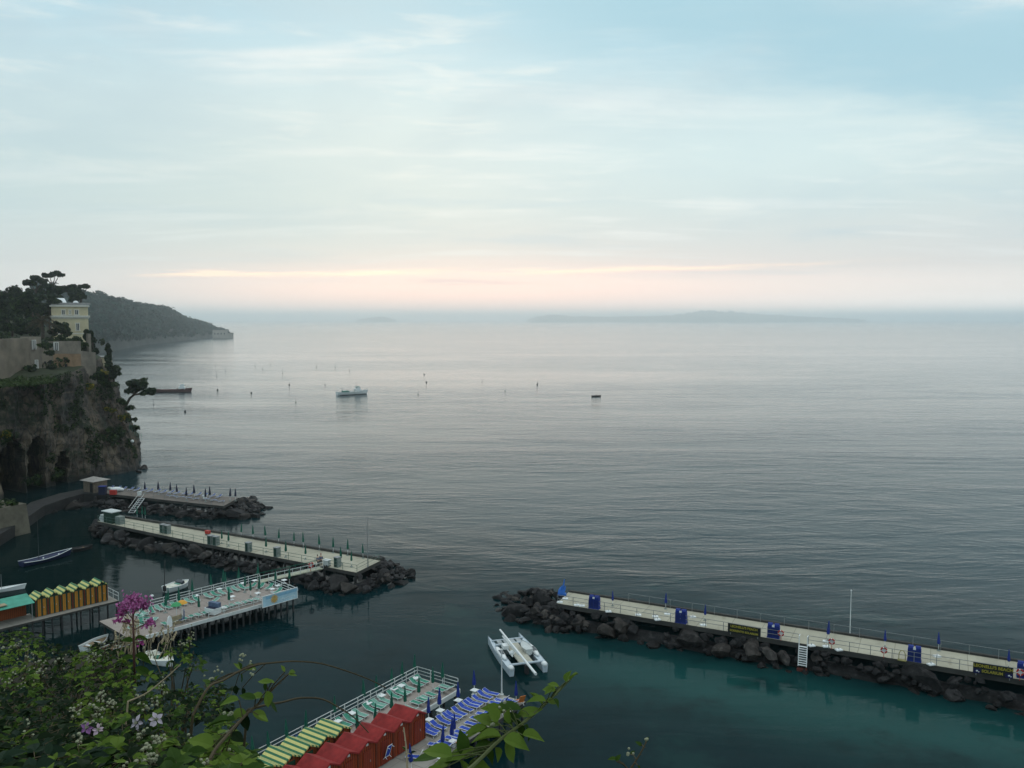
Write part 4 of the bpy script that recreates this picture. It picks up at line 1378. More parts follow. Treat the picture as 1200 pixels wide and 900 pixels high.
# ================================================================== far jetty below the cliff
ZA = 2.2
An = [P(116, 577.5, ZA), P(168, 583, ZA), P(215, 588.2, ZA), P(262, 593, ZA)]
Af = [P(128, 570.5, ZA), P(180, 575.5, ZA), P(230, 579.5, ZA), P(280, 583, ZA)]
pierA = thing('rock_jetty', 'brownish jetty with blue sunbeds on dark rocks nearest the cliff', 'pier')
slab(pierA, An + Af[::-1], ZA, .5, MATS['jetty_deck'], None)
railing(pierA, [An[0], An[3]], .9, 3.0, rails=(1.0,))
au = (An[3] - An[0]).normalized(); an = Vector((-au.y, au.x, 0))
pa = []
for t in (0, .3, .6, .85):
    tp = Af[0].lerp(Af[3], t); f = tp + an * 3.0; f.z = 0; pa.append((f, tp))
pa += [(P(288, 583.5), P(279, 583.5, ZA)), (P(304, 587), P(276, 585.5, ZA)), (P(317, 595), P(272, 588, ZA)), (P(314, 602), P(268, 590.5, ZA)), (P(298, 608), P(263, 592.5, ZA)), (P(240, 610.5), P(236, 590.4, ZA)),
       (P(200, 606.5), P(200, 586.6, ZA)), (P(150, 600), P(150, 581.2, ZA)), (P(108, 595), P(116, 577.6, ZA)), (P(78, 598), P(88, 581.5, 2.0))]
bank(pa, ZA - .7, 'dark boulder in the rock bank of the cliff jetty', 'boulders of the cliff jetty', 54, 1.05, 'dark rubble core of the cliff jetty', .25)
for px, py, r in ((45, 601, .9), (52, 598.5, .7), (61, 600, .8), (160, 547, 1.0), (168, 549, 1.3), (163, 553, .8), (74, 594, .9), (30, 612, .9)):
    boulder(P(px, py, .1), r, 'dark boulder lying in the water at the foot of the cliff', 'boulders at the foot of the cliff')
KN = Kind(parasol(2.5, MATS['navy_canvas'], .2))
for px, py in ((170, 578.5), (185.6, 579.5), (199.6, 580.5), (207.6, 581.5), (218.6, 586.5), (228, 583.8), (241, 588), (246, 585.8), (269.6, 587.2), (276, 587)):
    KN.put(P(px, py, ZA), 0, 'folded dark parasol on the jetty nearest the cliff', 'dark parasols on the cliff jetty')
c = P(112, 575.5, 2.1)
t = thing('beach_hut', 'small hut with a pale hipped roof where the path meets the cliff jetty', 'hut', c, rad(-30))
MB().box((0, 0, 1.2), (3.4, 3.0, 2.4)).build('wall', pm('hut_wall', (.15, .12, .09), .9, .3), t)
rf = MB()
rf.add([(-2.3, -2.0, 2.35), (2.3, -2.0, 2.35), (2.3, 2.0, 2.35), (-2.3, 2.0, 2.35), (-.6, 0, 3.0), (.6, 0, 3.0)], [(0, 1, 5, 4), (1, 2, 5), (2, 3, 4, 5), (3, 0, 4), (3, 2, 1, 0)])
rf.build('roof', pm('hut_roof', (.30, .275, .25), .8, .2), t)
MB().box((.9, -1.52, 1.0), (.9, .08, 1.9)).build('door', MATS['dark_opening'], t)
c = P(119, 580, ZA)
t = thing('storage_cabinet', 'dark blue cabinet beside the hut on the cliff jetty', 'cabinet', c)
MB().box((0, .5, .8), (1.3, .9, 1.6)).build('body', MATS['navy_canvas'], t)
MB().box((0, .5, 1.65), (1.4, 1.0, .1)).build('lid', MATS['blue_canvas'], t)
def covered_dinghy():
    t = thing('dinghy', 'x', 'dinghy')
    MB().ball((0, 0, .55), 1.0, 1.15, .62, .5, 2).build('hull', MATS['white_paint'], t, smooth=True)
    MB().ball((.1, 0, .72), .75, 1.1, .6, .35, 2).build('cover', MATS['pale_canvas'], t, smooth=True)
    return t
KD = Kind(covered_dinghy())
KD.put(P(136, 576.5, ZA), .4, 'white covered dinghy stored on the cliff jetty, bigger one by the hut', 'white dinghies stored on the cliff jetty', 1.0)
KD.put(P(141, 575.8, ZA), -.2, 'white covered dinghy stored on the cliff jetty next to the blue sunbeds', 'white dinghies stored on the cliff jetty', .75)
KD.put(P(128.5, 573.5, ZA), .2, 'smallest white dinghy, stored right behind the hut on the cliff jetty', 'white dinghies stored on the cliff jetty', .5)
c = P(132, 579.8, ZA)
t = thing('red_chest', 'red chest at the railing near the hut on the cliff jetty', 'chest', c)
MB().box((0, .3, .4), (1.2, .7, .8)).build('body', MATS['red_paint'], t)
MB().box((0, .3, .84), (1.3, .8, .1)).build('lid', MATS['red_paint'], t)
for px, py, lb in ((163.5, 580.6, 'small white tub on the cliff jetty near the steps'), (240.2, 584.5, 'small white tub among the dark parasols on the cliff jetty')):
    t = thing('white_tub', lb, 'tub', P(px, py, ZA))
    MB().lathe((0, 0, 0), [(.35, 0), (.45, .7), (.40, .7), (.34, .2)], 14).build('body', MATS['white_paint'], t)
    MB().tube([(.46 * math.cos(i * PI / 6), .46 * math.sin(i * PI / 6), .7) for i in range(13)], .03, 5).build('rim', MATS['white_paint'], t)
a, b = P(166, 584, ZA), P(154, 600.5, .3)
t = thing('bathing_steps', 'steps with handrails from the cliff jetty down to the water', 'steps', a)
for k in range(8):
    q = (b - a) * (k / 7)
    MB().box((q.x, q.y, q.z - .05), (1.1, .5, .1), heading(a, b) + PI / 2).build('tread', MATS['rail_grey'], t)
pv_ = Vector((-(b - a).y, (b - a).x, 0)).normalized() * .55
for s in (-1, 1):
    MB().tube([pv_ * s + Vector((0, 0, .9)), (b - a) + pv_ * s + Vector((0, 0, .9))], .04, 5).tube([pv_ * s, (b - a) + pv_ * s], .07, 5).build('handrail', MATS['rail_white'], t)

# ================================================================== sunbeds
def sunbed(fabric, back=35, frame='white_paint'):
    t = thing('sunbed', 'x', 'sunbed')
    fm = MB()
    for s in (-1, 1):
        fm.tube([(-.35, s * .31, .30), (.98, s * .31, .30)], .03, 5)
    fm.tube([(.98, -.31, .30), (.98, .31, .30)], .03, 5).tube([(-.35, -.31, .30), (-.35, .31, .30)], .03, 5)
    fm.build('frame', MATS[frame], t)
    st = MB()
    n = 5
    for i in range(n + 1):
        x = -.33 + 1.29 * i / n
        zz = .33 - .025 * math.sin(PI * i / n)
        st.v += [(x, -.29, zz), (x, .29, zz), (x, -.29, zz - .03), (x, .29, zz - .03)]
    for i in range(n):
        a = i * 4
        st.f += [(a, a + 4, a + 5, a + 1), (a + 2, a + 3, a + 7, a + 6), (a, a + 2, a + 6, a + 4), (a + 1, a + 5, a + 7, a + 3)]
    st.f += [(0, 1, 3, 2), (n * 4, n * 4 + 2, n * 4 + 3, n * 4 + 1)]
    st.mi = [0] * len(st.f)
    st.build('seat', fabric, t)
    ca, sa = math.cos(rad(back)), math.sin(rad(back))
    L = .72
    MB().box((-.36 - ca * L / 2, 0, .33 + sa * L / 2), (L, .58, .035), 0, rad(back)).build('backrest', fabric, t)
    bf = MB()
    for s in (-1, 1):
        bf.tube([(-.35, s * .31, .31), (-.36 - ca * L, s * .31, .32 + sa * L)], .028, 5)
    bf.tube([(-.36 - ca * L, -.31, .32 + sa * L), (-.36 - ca * L, .31, .32 + sa * L)], .028, 5)
    bf.build('backrest_frame', MATS[frame], t)
    for x in (-.28, .82):
        for s in (-1, 1):
            MB().tube([(x, s * .29, .30), (x + (.06 if x > 0 else -.06), s * .31, 0)], .026, 5).build('leg', MATS[frame], t)
    return t
BEDSC = .80
SB_G = Kind(sunbed(MATS['green_fabric'], 30))
SB_PG = Kind(sunbed(MATS['pale_green_fabric'], 22))
SB_B = Kind(sunbed(MATS['blue_fabric'], 25))
SB_BU = Kind(sunbed(MATS['blue_fabric'], 62))
SB_N = Kind(sunbed(pm('dusty_blue', (.10, .13, .27), .8, .2), 28, 'rail_white'))
def side_table():
    t = thing('side_table', 'x', 'table')
    MB().box((0, 0, .45), (.62, .62, .05), taper=.97).build('tabletop', MATS['white_paint'], t)
    MB().tube([(0, 0, .05), (0, 0, .43)], .05, 7).build('leg', MATS['white_paint'], t)
    MB().box((0, 0, .03), (.42, .42, .06)).build('foot', MATS['white_paint'], t)
    return t
KT = Kind(side_table())
# blue sunbeds on the cliff jetty
for k in range(17):
    t_ = .06 + .052 * k
    q = Af[0].lerp(Af[3], t_) - an * (1.3 if k % 2 else 1.5)
    SB_N.put(q, heading(An[0], An[3]) - PI / 2 + R.uniform(-.12, .12), 'dusty blue sunbed in the row along the sea side of the cliff jetty', 'blue sunbeds on the cliff jetty', BEDSC)
for k in range(7):
    q = An[0].lerp(An[3], .52 + .065 * k) + an * R.uniform(2.2, 3.0)
    SB_N.put(q, heading(An[0], An[3]) + R.uniform(.6, 1.4), 'dusty blue sunbed near the rocky tip on the open side of the cliff jetty', 'blue sunbeds at the tip of the cliff jetty', BEDSC)

# ================================================================== stilted green deck (banner deck)
ZC = 2.2
C_ne, C_nw = P(347, 697, ZC), P(206, 735.7, ZC)
cu_ = (C_nw - C_ne).normalized()                   # towards the shore
cv_ = Vector((-cu_.y, cu_.x, 0))
if cv_.y < 0: cv_ = -cv_
CW = 8.6
def Cp(u, v, z=ZC):
    q = C_ne + cu_ * u + cv_ * v
    q.z = z
    return q
CL = 20.8
deckC = thing('stilted_deck', 'stilted bathing deck with green sunbeds and a pale blue banner', 'deck')
slab(deckC, [Cp(0, 0), Cp(0, CW), Cp(CL, CW), Cp(CL, 0)], ZC, .28, MATS['pink_deck'], None)
MB().prism([(p.x, p.y) for p in (Cp(-.06, -.08), Cp(-.06, .06), Cp(CL, .06), Cp(CL, -.08))], ZC - .34, ZC + .04).build('edge_beam', MATS['rail_white'], deckC)
pilings(deckC, Cp(.3, .25), Cp(CL - .5, .25), 24, ZC - .3, .11)
pilings(deckC, Cp(.3, CW - .3), Cp(CL - .5, CW - .3), 20, ZC - .3, .11)
pilings(deckC, Cp(.3, CW * .5), Cp(CL - .5, CW * .5), 14, ZC - .3, .11)
railing(deckC, [Cp(.1, CW - .1), Cp(CL - 6, CW - .1)], 1.0, 1.7, MATS['rail_white'], (1.0, .66, .33), r=.035)
railing(deckC, [Cp(.1, .1), Cp(.1, CW - 2.4)], 1.0, 1.5, MATS['rail_white'], (1.0, .66, .33), r=.035)
railing(deckC, [Cp(.1, .05), Cp(CL - 9, .05)], .9, 2.0, MATS['rail_white'], (1.0, .5), r=.03)
# gangway to the pale pier
ga, gb = Cp(.6, CW - .6, ZC + .05), P(376, 664.5, ZB + .02)
t = thing('gangway', 'narrow planked gangway joining the green deck to the pale pier', 'gangway', ga, heading(ga, gb))
gL = (Vector((gb.x, gb.y, 0)) - Vector((ga.x, ga.y, 0))).length
MB().box((gL / 2, 0, .06), (gL, 1.3, .12)).build('deck', pm('gang_plank', (.40, .40, .30), .8, .3, 4.0), t)
for s in (-1, 1):
    rl = MB().tube([(0, s * .66, 1.0), (gL, s * .66, 1.0)], .04, 5).tube([(0, s * .66, .5), (gL, s * .66, .5)], .03, 5)
    o = rl.build('railing', MATS['green_canvas'] if s > 0 else MATS['rail_white'], t)
    for k in range(9):
        MB().tube([(0, 0, 0), (0, 0, 1.0)], .035, 5).build('post', MATS['green_canvas'] if s > 0 else MATS['rail_white'], o, loc=(gL * k / 8, s * .66, .1))
lr_loc = ga.lerp(gb, .80) + Vector((.45, -.55, -.2))
KL.put(lr_loc, heading(ga, gb), 'red and white life ring hung on the gangway to the pale pier', 'life rings on the sign pier')
lr_ = [o for o in bpy.data.objects if o.get('label') == 'red and white life ring hung on the gangway to the pale pier'][0]
lr_['group'] = 'life ring on the gangway'
# banner with a sun emblem
ba, bb = P(306.5, 712.3, ZC - .35), P(347, 700.6, ZC - .35)
bw = (bb - ba).length
t = thing('banner', 'pale blue banner with an orange sun emblem on the green deck edge', 'banner', ((ba + bb) / 2) - cv_ * .25, heading(ba, bb))
MB().box((0, 0, .75), (bw, .05, 1.35)).build('cloth', pm('banner_blue', (.40, .58, .66), .7, .18, 1.2), t)
fm = MB()
fm.box((0, -.01, 1.43), (bw + .1, .09, .08)).box((0, -.01, .07), (bw + .1, .09, .08)).box((-bw / 2, -.01, .75), (.09, .10, 1.44)).box((bw / 2, -.01, .75), (.09, .10, 1.44))
fm.build('frame', MATS['white_paint'], t)
MB().box((.3, -.03, 1.12), (bw * .93, .02, .34)).build('blue_band', pm('banner_band', (.22, .42, .56), .7, .2, 2.0), t)
sn = MB()
for k in range(12):
    a = k * PI / 6
    sn.add([(.40 * math.cos(a - .2) - bw * .17, -.05, .40 * math.sin(a - .2) + .78), (.62 * math.cos(a) - bw * .17, -.05, .62 * math.sin(a) + .78), (.40 * math.cos(a + .2) - bw * .17, -.05, .40 * math.sin(a + .2) + .78), (-bw * .17, -.05, .78)], [(0, 1, 2, 3)])
sn.build('sun_emblem', pm('sun_orange', (.62, .36, .06), .7, .25, 3.0), t)
wv = MB()
for k in range(9):
    x = bw * .02 + k * bw * .05
    wv.box((x, -.045, .52 + .05 * math.sin(k * 2.1)), (bw * .035, .015, .16)).box((x, -.045, .28), (bw * .028, .015, .10))
wv.build('pale_band', pm('banner_pale', (.62, .72, .74), .7, .1), t)
# parasols, beds, tables of the green deck
for px, py in ((197, 710.5), (210, 712), (225.5, 701), (248, 694), (261.6, 690), (264.7, 690.5), (279.4, 686), (302, 681)):
    KG.put(P(px, py, ZC), 0, 'folded green parasol along the far railing of the banner deck', 'parasols along the far railing of the banner deck', 1.05)
KG.put(P(194, 718, ZC), 0, 'folded green parasol near the shore end of the banner deck', 'parasols inside the banner deck')
for px, py in ((233.5, 719), (268.7, 711), (294, 699.5), (287, 694), (303, 698)):
    KG.put(P(px, py, ZC), 0, 'folded green parasol in the middle of the banner deck', 'parasols inside the banner deck')
for px, py in ((323, 688), (339, 686)):
    KG.put(P(px, py, ZC), 0, 'folded green parasol by the gangway end of the banner deck', 'parasols at the gangway end of the banner deck', 1.1)
hC = heading(C_ne, C_nw)
rC = random.Random(8)
for k in range(15):
    u = 4.6 + k * .80 + (.45 if k > 6 else 0)
    (SB_G if k % 3 else SB_PG).put(Cp(u, 1.45 + rC.uniform(-.1, .1)), heading(Cp(0, 0), Cp(0, 1)) + rC.uniform(-.12, .12), 'green sunbed in the near row of the banner deck', 'sunbeds in the near row of the banner deck', BEDSC)
for k in range(14):
    u = 3.4 + k * .95 + (.6 if k > 5 else 0)
    (SB_PG if k % 2 else SB_G).put(Cp(u, CW - 1.6 + rC.uniform(-.15, .1)), heading(Cp(0, 1), Cp(0, 0)) + rC.uniform(-.25, .25), 'green sunbed in the far row of the banner deck', 'sunbeds in the far row of the banner deck', BEDSC)
for u, v, a in ((1.0, 4.6, .5), (1.7, 5.6, .5), (1.2, 2.3, .4), (2.4, 6.6, 0.2)):
    SB_G.put(Cp(u, v), hC + a, 'green sunbed in the loose group by the gangway', 'sunbeds by the gangway on the banner deck', BEDSC)
SB_PG.put(Cp(8.6, 4.8), hC + .3, 'pale green sunbed alone in the middle of the banner deck', 'lone sunbed on the banner deck', BEDSC)
for px, py in ((230, 702), (257, 694), (285, 687), (298.5, 684)):
    KT.put(P(px, py, ZC), hC, 'white square side table in the far row of the banner deck', 'white tables in the far row of the banner deck')
for px, py in ((272, 703), (302, 699), (319, 694), (325.6, 690), (333, 683.5), (262, 716)):
    KT.put(P(px, py, ZC), hC, 'white square side table between the near row and middle of the banner deck', 'white tables on the near side of the banner deck')
c = P(249.6, 719.5, ZC)
t = thing('hooded_bench', 'white two seat tub with a dark blue hood on the banner deck edge', 'bench', c, hC + PI / 2 + .3)
MB().box((0, 0, .45), (1.5, 1.0, .7), taper=1.08).build('body', MATS['white_paint'], t)
MB().box((0, .3, 1.05), (1.5, .5, .6), 0, 0).build('hood', pm('slate_blue', (.10, .14, .22), .7, .2), t)
MB().box((0, -.15, .83), (1.3, .6, .08)).build('seat', MATS['navy_canvas'], t)
def cafe_parasol(mat_):
    t = thing('round_parasol', 'x', 'parasol')
    MB().tube([(0, 0, 0), (0, 0, 1.9)], .03, 6).build('pole', MATS['white_paint'], t)
    MB().lathe((0, 0, 0), [(.62, 1.55), (.60, 1.6), (.35, 1.82), (.03, 1.95)], 14).build('canopy', mat_, t)
    MB().lathe((0, 0, 0), [(.25, 0), (.25, .06), (.05, .1)], 10).build('base', MATS['rail_grey'], t)
    return t
Kind(cafe_parasol(pm('orange_canvas', (.68, .33, .05), .7, .12))).put(P(213.6, 722, ZC), 0, 'little round open orange parasol among the clutter of the banner deck')
Kind(cafe_parasol(pm('bright_green_canvas', (.06, .30, .12), .7, .15))).put(P(207, 724.5, ZC), 0, 'little round open green parasol beside the orange one')
c = P(212.5, 729.5, ZC)
t = thing('deck_chair', 'dark blue canvas chair below the little orange parasol', 'chair', c, hC + 1.2)
MB().box((0, .0, .45), (.7, .6, .06)).build('seat', MATS['slate_blue'], t)
MB().box((0, .32, .95), (.7, .08, 1.0)).build('backrest', MATS['slate_blue'], t)
for sx in (-1, 1):
    for sy in (-1, 1):
        MB().box((sx * .3, sy * .25, .22), (.05, .05, .44)).build('leg', MATS['wood_pale'], t)
c = P(205, 732, ZC)
t = thing('wicker_screen', 'pale wicker screen at the near edge of the banner deck', 'screen', c, hC)
MB().box((0, 0, .5), (1.6, .1, 1.0)).build('panel', MATS['wood_pale'], t)
for sx in (-1, 1):
    MB().box((sx * .75, 0, .55), (.08, .12, 1.1)).build('post', MATS['wood_pale'], t)
# clutter of tables and folded chairs on the shore half
for k in range(9):
    u, v = 16.5 + rC.uniform(0, 3.4), rC.uniform(2, CW - 1.5)
    (SB_G if k % 2 else SB_PG).put(Cp(u, v), rC.uniform(0, 6.28), 'green sunbed in the jumble at the shore end of the banner deck', 'sunbeds at the shore end of the banner deck', BEDSC)
c = P(199, 741, 1.6)
t = thing('paddle_board', 'white paddle board propped upright at the near corner of the banner deck', 'board', c, hC + .35)
bd = MB()
prof = [(-.9, .05), (-.7, .27), (-.2, .38), (.4, .36), (.8, .22), (.95, .06)]
vs = [(x_, y_, z + .95) for y_ in (-.05, .05) for x_, z in [(w_, h_) for h_, w_ in prof] + [(-w_, h_) for h_, w_ in prof[::-1]]]
n = len(vs) // 2
bd.add(vs, [tuple(range(n)), tuple(range(2 * n - 1, n - 1, -1))] + [(i, i + n, (i + 1) % n + n, (i + 1) % n) for i in range(n)])
bd.build('board', MATS['white_paint'], t)
MB().box((0, -.06, .75), (.16, .03, .9)).build('stripe', MATS['pale_canvas'], t)

# ================================================================== striped cabins on the left
ZY = 2.0
Y0, Y1 = P(42, 724, ZY), P(126.5, 703.8, ZY)
yu = (Y1 - Y0).normalized(); yn = Vector((-yu.y, yu.x, 0))
deckY = thing('stilted_deck', 'narrow stilted walkway under the yellow and green striped cabins', 'deck')
ya, yb = Y0 - yu * 9, Y1 + yu * .9
slab(deckY, [ya - yn * 1.0, yb - yn * 1.0, yb + yn * 2.2, ya + yn * 2.2], ZY, .25, MATS['grey_deck'], None)
pilings(deckY, ya - yn * .8 + yu * 3, yb - yn * .8 - yu * .2, 15, ZY - .25, .10)
pilings(deckY, ya + yn * 1.9 + yu * 3, yb + yn * 1.9 - yu * .2, 9, ZY - .25, .10)
railing(deckY, [yb - yn * .95, yb + yn * 2.1], 1.0, 1.5, MATS['rail_white'], r=.035)
YS = stripes('yellow_green_felt', (.62, .56, .20), (.035, .15, .075), .36, 0, .56)
CABF = pm('dark_green_boards', (.016, .055, .036), .7, .3, 3.0)
CABO = stripes('orange_boards', (.30, .075, .020), (.20, .05, .016), .22, 0, .5)
CABR = stripes('red_boards', (.27, .045, .013), (.085, .016, .008), .24, 0, .66)
pm('red_roof', (.24, .022, .020), .8, .32, 1.3, .05)
pm('cabin_trim', (.13, .028, .012), .75, .3, 4.0)
def cabin(w, d, h, rise, roofm, frontm, doorm, over=.12, double=False):
    """A gabled bathing cabin: front at y=0 facing -y, ridge running back."""
    t = thing('beach_cabin', 'x', 'cabin')
    b = MB()
    b.add([(-w / 2, 0, 0), (w / 2, 0, 0), (w / 2, d, 0), (-w / 2, d, 0), (-w / 2, 0, h), (w / 2, 0, h), (w / 2, d, h), (-w / 2, d, h), (0, 0, h + rise), (0, d, h + rise)],
          [(0, 1, 5, 8, 4), (2, 3, 7, 9, 6), (1, 2, 6, 5), (3, 0, 4, 7), (3, 2, 1, 0)])
    b.build('wall', frontm, t)
    r = MB()
    k = rise / (w / 2)
    ox = w / 2 + .02
    th = .05
    for s in (-1, 1):
        x1, z1 = s * ox, h + rise - k * ox + .03
        vs = [(0, -over, h + rise + .03), (x1, -over, z1), (x1, d + over, z1), (0, d + over, h + rise + .03)]
        vs += [(x, y, z + th) for x, y, z in vs]
        fs = [(0, 1, 2, 3), (7, 6, 5, 4), (0, 4, 5, 1), (1, 5, 6, 2), (2, 6, 7, 3)]
        r.add(vs, fs if s < 0 else [f[::-1] for f in fs])
    r.build('roof', roofm, t)
    if double:
        for s in (-1, 1):
            dr = MB().box((s * w * .20, -.03, 1.02), (w * .25, .05, 2.0)).build('door', doorm, t)
    else:
        dr = MB().box((0, -.03, .98), (w * .42, .05, 1.9)).build('door', doorm, t)
    MB().box((w * .15, -.07, 1.0), (.04, .04, .16)).build('handle', MATS['aluminium'], dr)
    MB().box((0, -.03, h + rise * .45), (.22, .04, .16)).build('vent', MATS['pale_canvas'] if roofm is MATS['red_roof'] else MATS['dark_opening'], t)
    fb = MB()
    for s in (-1, 1):
        L_ = math.hypot(ox, k * ox)
        fb.box((s * ox / 2, -over - .02, h + rise - k * ox / 2 + .01), (L_, .03, .11), 0, s * math.atan(k))
    fb.build('fascia', roofm, t)
    for s in (-1, 1):
        MB().box((s * (w / 2 - .05), -.025, h / 2), (.09, .04, h)).build('corner_board', MATS['cabin_trim'], t)
    MB().box((0, d / 2, -.06), (w * .96, d * .96, .12)).build('plinth', MATS['rail_grey'], t)
    return t
cw = (Y1 - Y0).length / 6.0
DOORG = pm('cabin_green', (.018, .070, .040), .6, .25)
DOORO = stripes('orange_door', (.46, .20, .03), (.36, .15, .02), .2, 0, .5)
KY = Kind(cabin(cw, 2.0, 2.05, .52, YS, CABF, DOORO, double=True))
names6 = ['striped roof cabin touching the turquoise awning', 'second striped cabin counted from the turquoise awning', 'third striped cabin counted from the turquoise awning', 'third striped cabin counted from the open walkway end', 'second striped cabin counted from the open walkway end', 'striped cabin at the open end of the stilted walkway']
for k in range(6):
    KY.put(Y0 + yu * (cw * (k + .5)) + Vector((0, 0, .06)), heading(Y0, Y1), 'orange and green ' + names6[k], 'yellow striped cabins on stilts')
t = thing('awning', 'turquoise canvas awning with a tan patch beside the striped cabins', 'awning', Y0 - yu * 4.9, heading(Y0, Y1))
aw = MB()
aw.add([(-4.6, -.5, 1.95), (4.7, -.5, 1.95), (4.7, 2.1, 2.5), (-4.6, 2.1, 2.5), (-4.6, -.5, 2.0), (4.7, -.5, 2.0), (4.7, 2.1, 2.55), (-4.6, 2.1, 2.55)],
       [(3, 2, 1, 0), (4, 5, 6, 7), (0, 1, 5, 4), (1, 2, 6, 5), (2, 3, 7, 6), (3, 0, 4, 7)])
aw.build('canvas', pm('turquoise_canvas', (.07, .30, .215), .7, .2, 1.0), t)
MB().box((1.2, .8, 2.27), (1.5, 1.7, .07), 0, 0).build('patch', MATS['wood_pale'], t)
for x in (-4.4, 0, 4.4):
    MB().box((x, -.4, 1.0), (.08, .08, 1.95)).build('post', MATS['rail_grey'], t)
MB().box((0, 1.9, 1.0), (9, .1, 2.0)).build('back_wall', CABO, t)

# ================================================================== big deck at the bottom: green half, cabins, blue half
ZD, ZBL = 2.5, 2.1
DO = P(489, 793, ZD)
Du = Vector((-0.557, -0.830, 0)).normalized(); Dv = Vector((-Du.y, Du.x, 0))
if Dv.x < 0: Dv = -Dv
def Dp(u, v, z=ZD):
    q = DO + Du * u + Dv * v
    q.z = z
    return q
hD = heading(Dp(0, 0), Dp(0, 1))       # across the deck, from the sea rail towards the cabins
deckD = thing('stilted_deck', 'pinkish stilted deck with green sunbeds along a white railing', 'deck')
slab(deckD, [Dp(0, 0), Dp(0, 5.1), Dp(34, 5.1), Dp(34, 0)], ZD, .3, MATS['pink_deck'], None)
MB().prism([(p.x, p.y) for p in (Dp(-.05, 5.05), Dp(-.05, 5.2), Dp(12, 5.2), Dp(12, 5.05))], ZD - .36, ZD + .06).build('edge_beam', MATS['rail_white'], deckD)
pilings(deckD, Dp(.3, .3), Dp(33, .3), 16, ZD - .3, .12)
pilings(deckD, Dp(.3, 4.9), Dp(20, 4.9), 12, ZD - .3, .12)
railing(deckD, [Dp(31, .06), Dp(.06, .06), Dp(.06, 5.0)], 1.05, 1.6, MATS['rail_white'], (1.0, .68, .36), r=.035)
deckN = thing('stilted_deck', 'grey stilted deck with blue sunbeds beside the red cabins', 'deck')
slab(deckN, [Dp(-2.0, 6.55, ZBL), Dp(-2.0, 11.2, ZBL), Dp(30, 11.2, ZBL), Dp(30, 5.3, ZBL), Dp(9.0, 5.3, ZBL), Dp(9.0, 6.55, ZBL)], ZBL, .3, MATS['grey_deck'], None)
pilings(deckN, Dp(-1.8, 11.0), Dp(20, 11.0), 13, ZBL - .3, .12)
pilings(deckN, Dp(-1.8, 6.8), Dp(9, 6.8), 8, ZBL - .3, .12)
pilings(deckN, Dp(-1.8, 7.7), Dp(-1.8, 10.3), 3, ZBL - .3, .12)
for k in range(8):     # short dark mooring posts in the gap between the two decks
    pass
# cabins
KRD = Kind(cabin(1.98, 2.3, 2.15, .52, MATS['red_roof'], CABR, stripes('red_door', (.23, .035, .015), (.14, .02, .012), .22, 0, .6)))
rl_ = ['red cabin at the seaward end of the red row, its side lit', 'second red cabin from the seaward end of the row', 'third red cabin from the sea, behind the leaning blue sunbed', 'fourth red cabin from the seaward end', 'fifth red cabin from the seaward end', 'sixth red cabin, just above the lower edge of the view', 'red cabin cut by the lower edge of the view', 'last red cabin, hidden below the lower edge']
for k in range(8):
    KRD.put(Dp(9.45 + 1.98 * k, 8.0, ZBL + .06), hD - PI / 2 + PI, rl_[k], 'red beach cabins')
KYD = Kind(cabin(1.75, 2.2, 1.95, .48, YS, CABO, DOORG))
yl_ = ['striped roof cabin nearest the sea in the row behind the red cabins', 'second striped roof cabin from the sea behind the red cabins', 'third striped roof cabin from the sea behind the red cabins', 'fourth striped roof cabin from the sea behind the red cabins', 'fifth striped roof cabin from the sea behind the red cabins', 'striped roof cabin at the lower edge of the view behind the red cabins', 'striped roof cabin beyond the lower edge behind the red cabins']
for k in range(7):
    KYD.put(Dp(15.0 + 1.75 * k, 5.0, ZD + .06), hD - PI / 2 + PI, yl_[k], 'striped cabins behind the red cabins')
# green half: parasols along the rail, in the middle, tables, beds
for px, py in ((485.5, 794), (471, 802), (458.5, 808.5), (441, 818), (427, 826), (392, 845), (358.7, 864), (337, 875.5), (315.5, 887), (297, 897)):
    KG.put(P(px, py, ZD) , 0, 'folded green parasol along the sea railing by the green sunbeds', 'parasols along the railing of the cabin deck', .98)
KG.put(P(518.5, 804.5, ZD), 0, 'folded green parasol at the end railing of the pinkish deck', 'parasol at the end railing of the pinkish deck', .98)
for px, py in ((507.5, 810.5), (490.7, 822), (475, 832.5), (459, 840.5), (439, 853.5), (419.7, 866)):
    KG.put(P(px, py, ZD), 0, 'folded green parasol in the open middle of the pinkish deck', 'parasols in the middle of the pinkish deck')
for px, py in ((487, 796), (470, 805), (461.7, 808.8), (447, 816.6), (431, 825.5), (412, 837.6), (395.5, 847), (372, 860), (326, 885.5), (310, 893)):
    KT.put(P(px, py, ZD + .3), hD + R.uniform(-.1, .1), 'white square table between the green sunbeds along the sea railing', 'white tables along the sea railing').location.z = ZD
rD = random.Random(4)
for k in range(27):
    u = .9 + .80 * k + (.25 if k % 4 > 1 else -.1)
    if 11.6 < u < 12.6: continue
    (SB_G if k % 4 < 2 else SB_PG).put(Dp(u, 1.3 + rD.uniform(-.08, .08)), hD + rD.uniform(-.1, .1), 'green sunbed in the row along the sea railing', 'green sunbeds along the sea railing', BEDSC)
for k in range(13):
    u = .7 + .82 * k + (.3 if k % 4 > 1 else -.1)
    (SB_G if k % 3 else SB_PG).put(Dp(u, 4.1 + rD.uniform(-.08, .08)), hD + PI + rD.uniform(-.1, .1), 'green sunbed in the row along the inner edge of the pinkish deck', 'green sunbeds along the inner edge of the pinkish deck', BEDSC)
c = Dp(12.2, .9)
t = thing('grey_mat', 'pale grey mat spread between the sunbeds at the sea railing', 'mat', c, hD)
MB().box((.2, 0, .05), (1.8, .9, .1)).build('mat', MATS['pale_canvas'], t)
MB().box((-.45, 0, .13), (.4, .7, .06)).build('pillow', MATS['white_paint'], t)
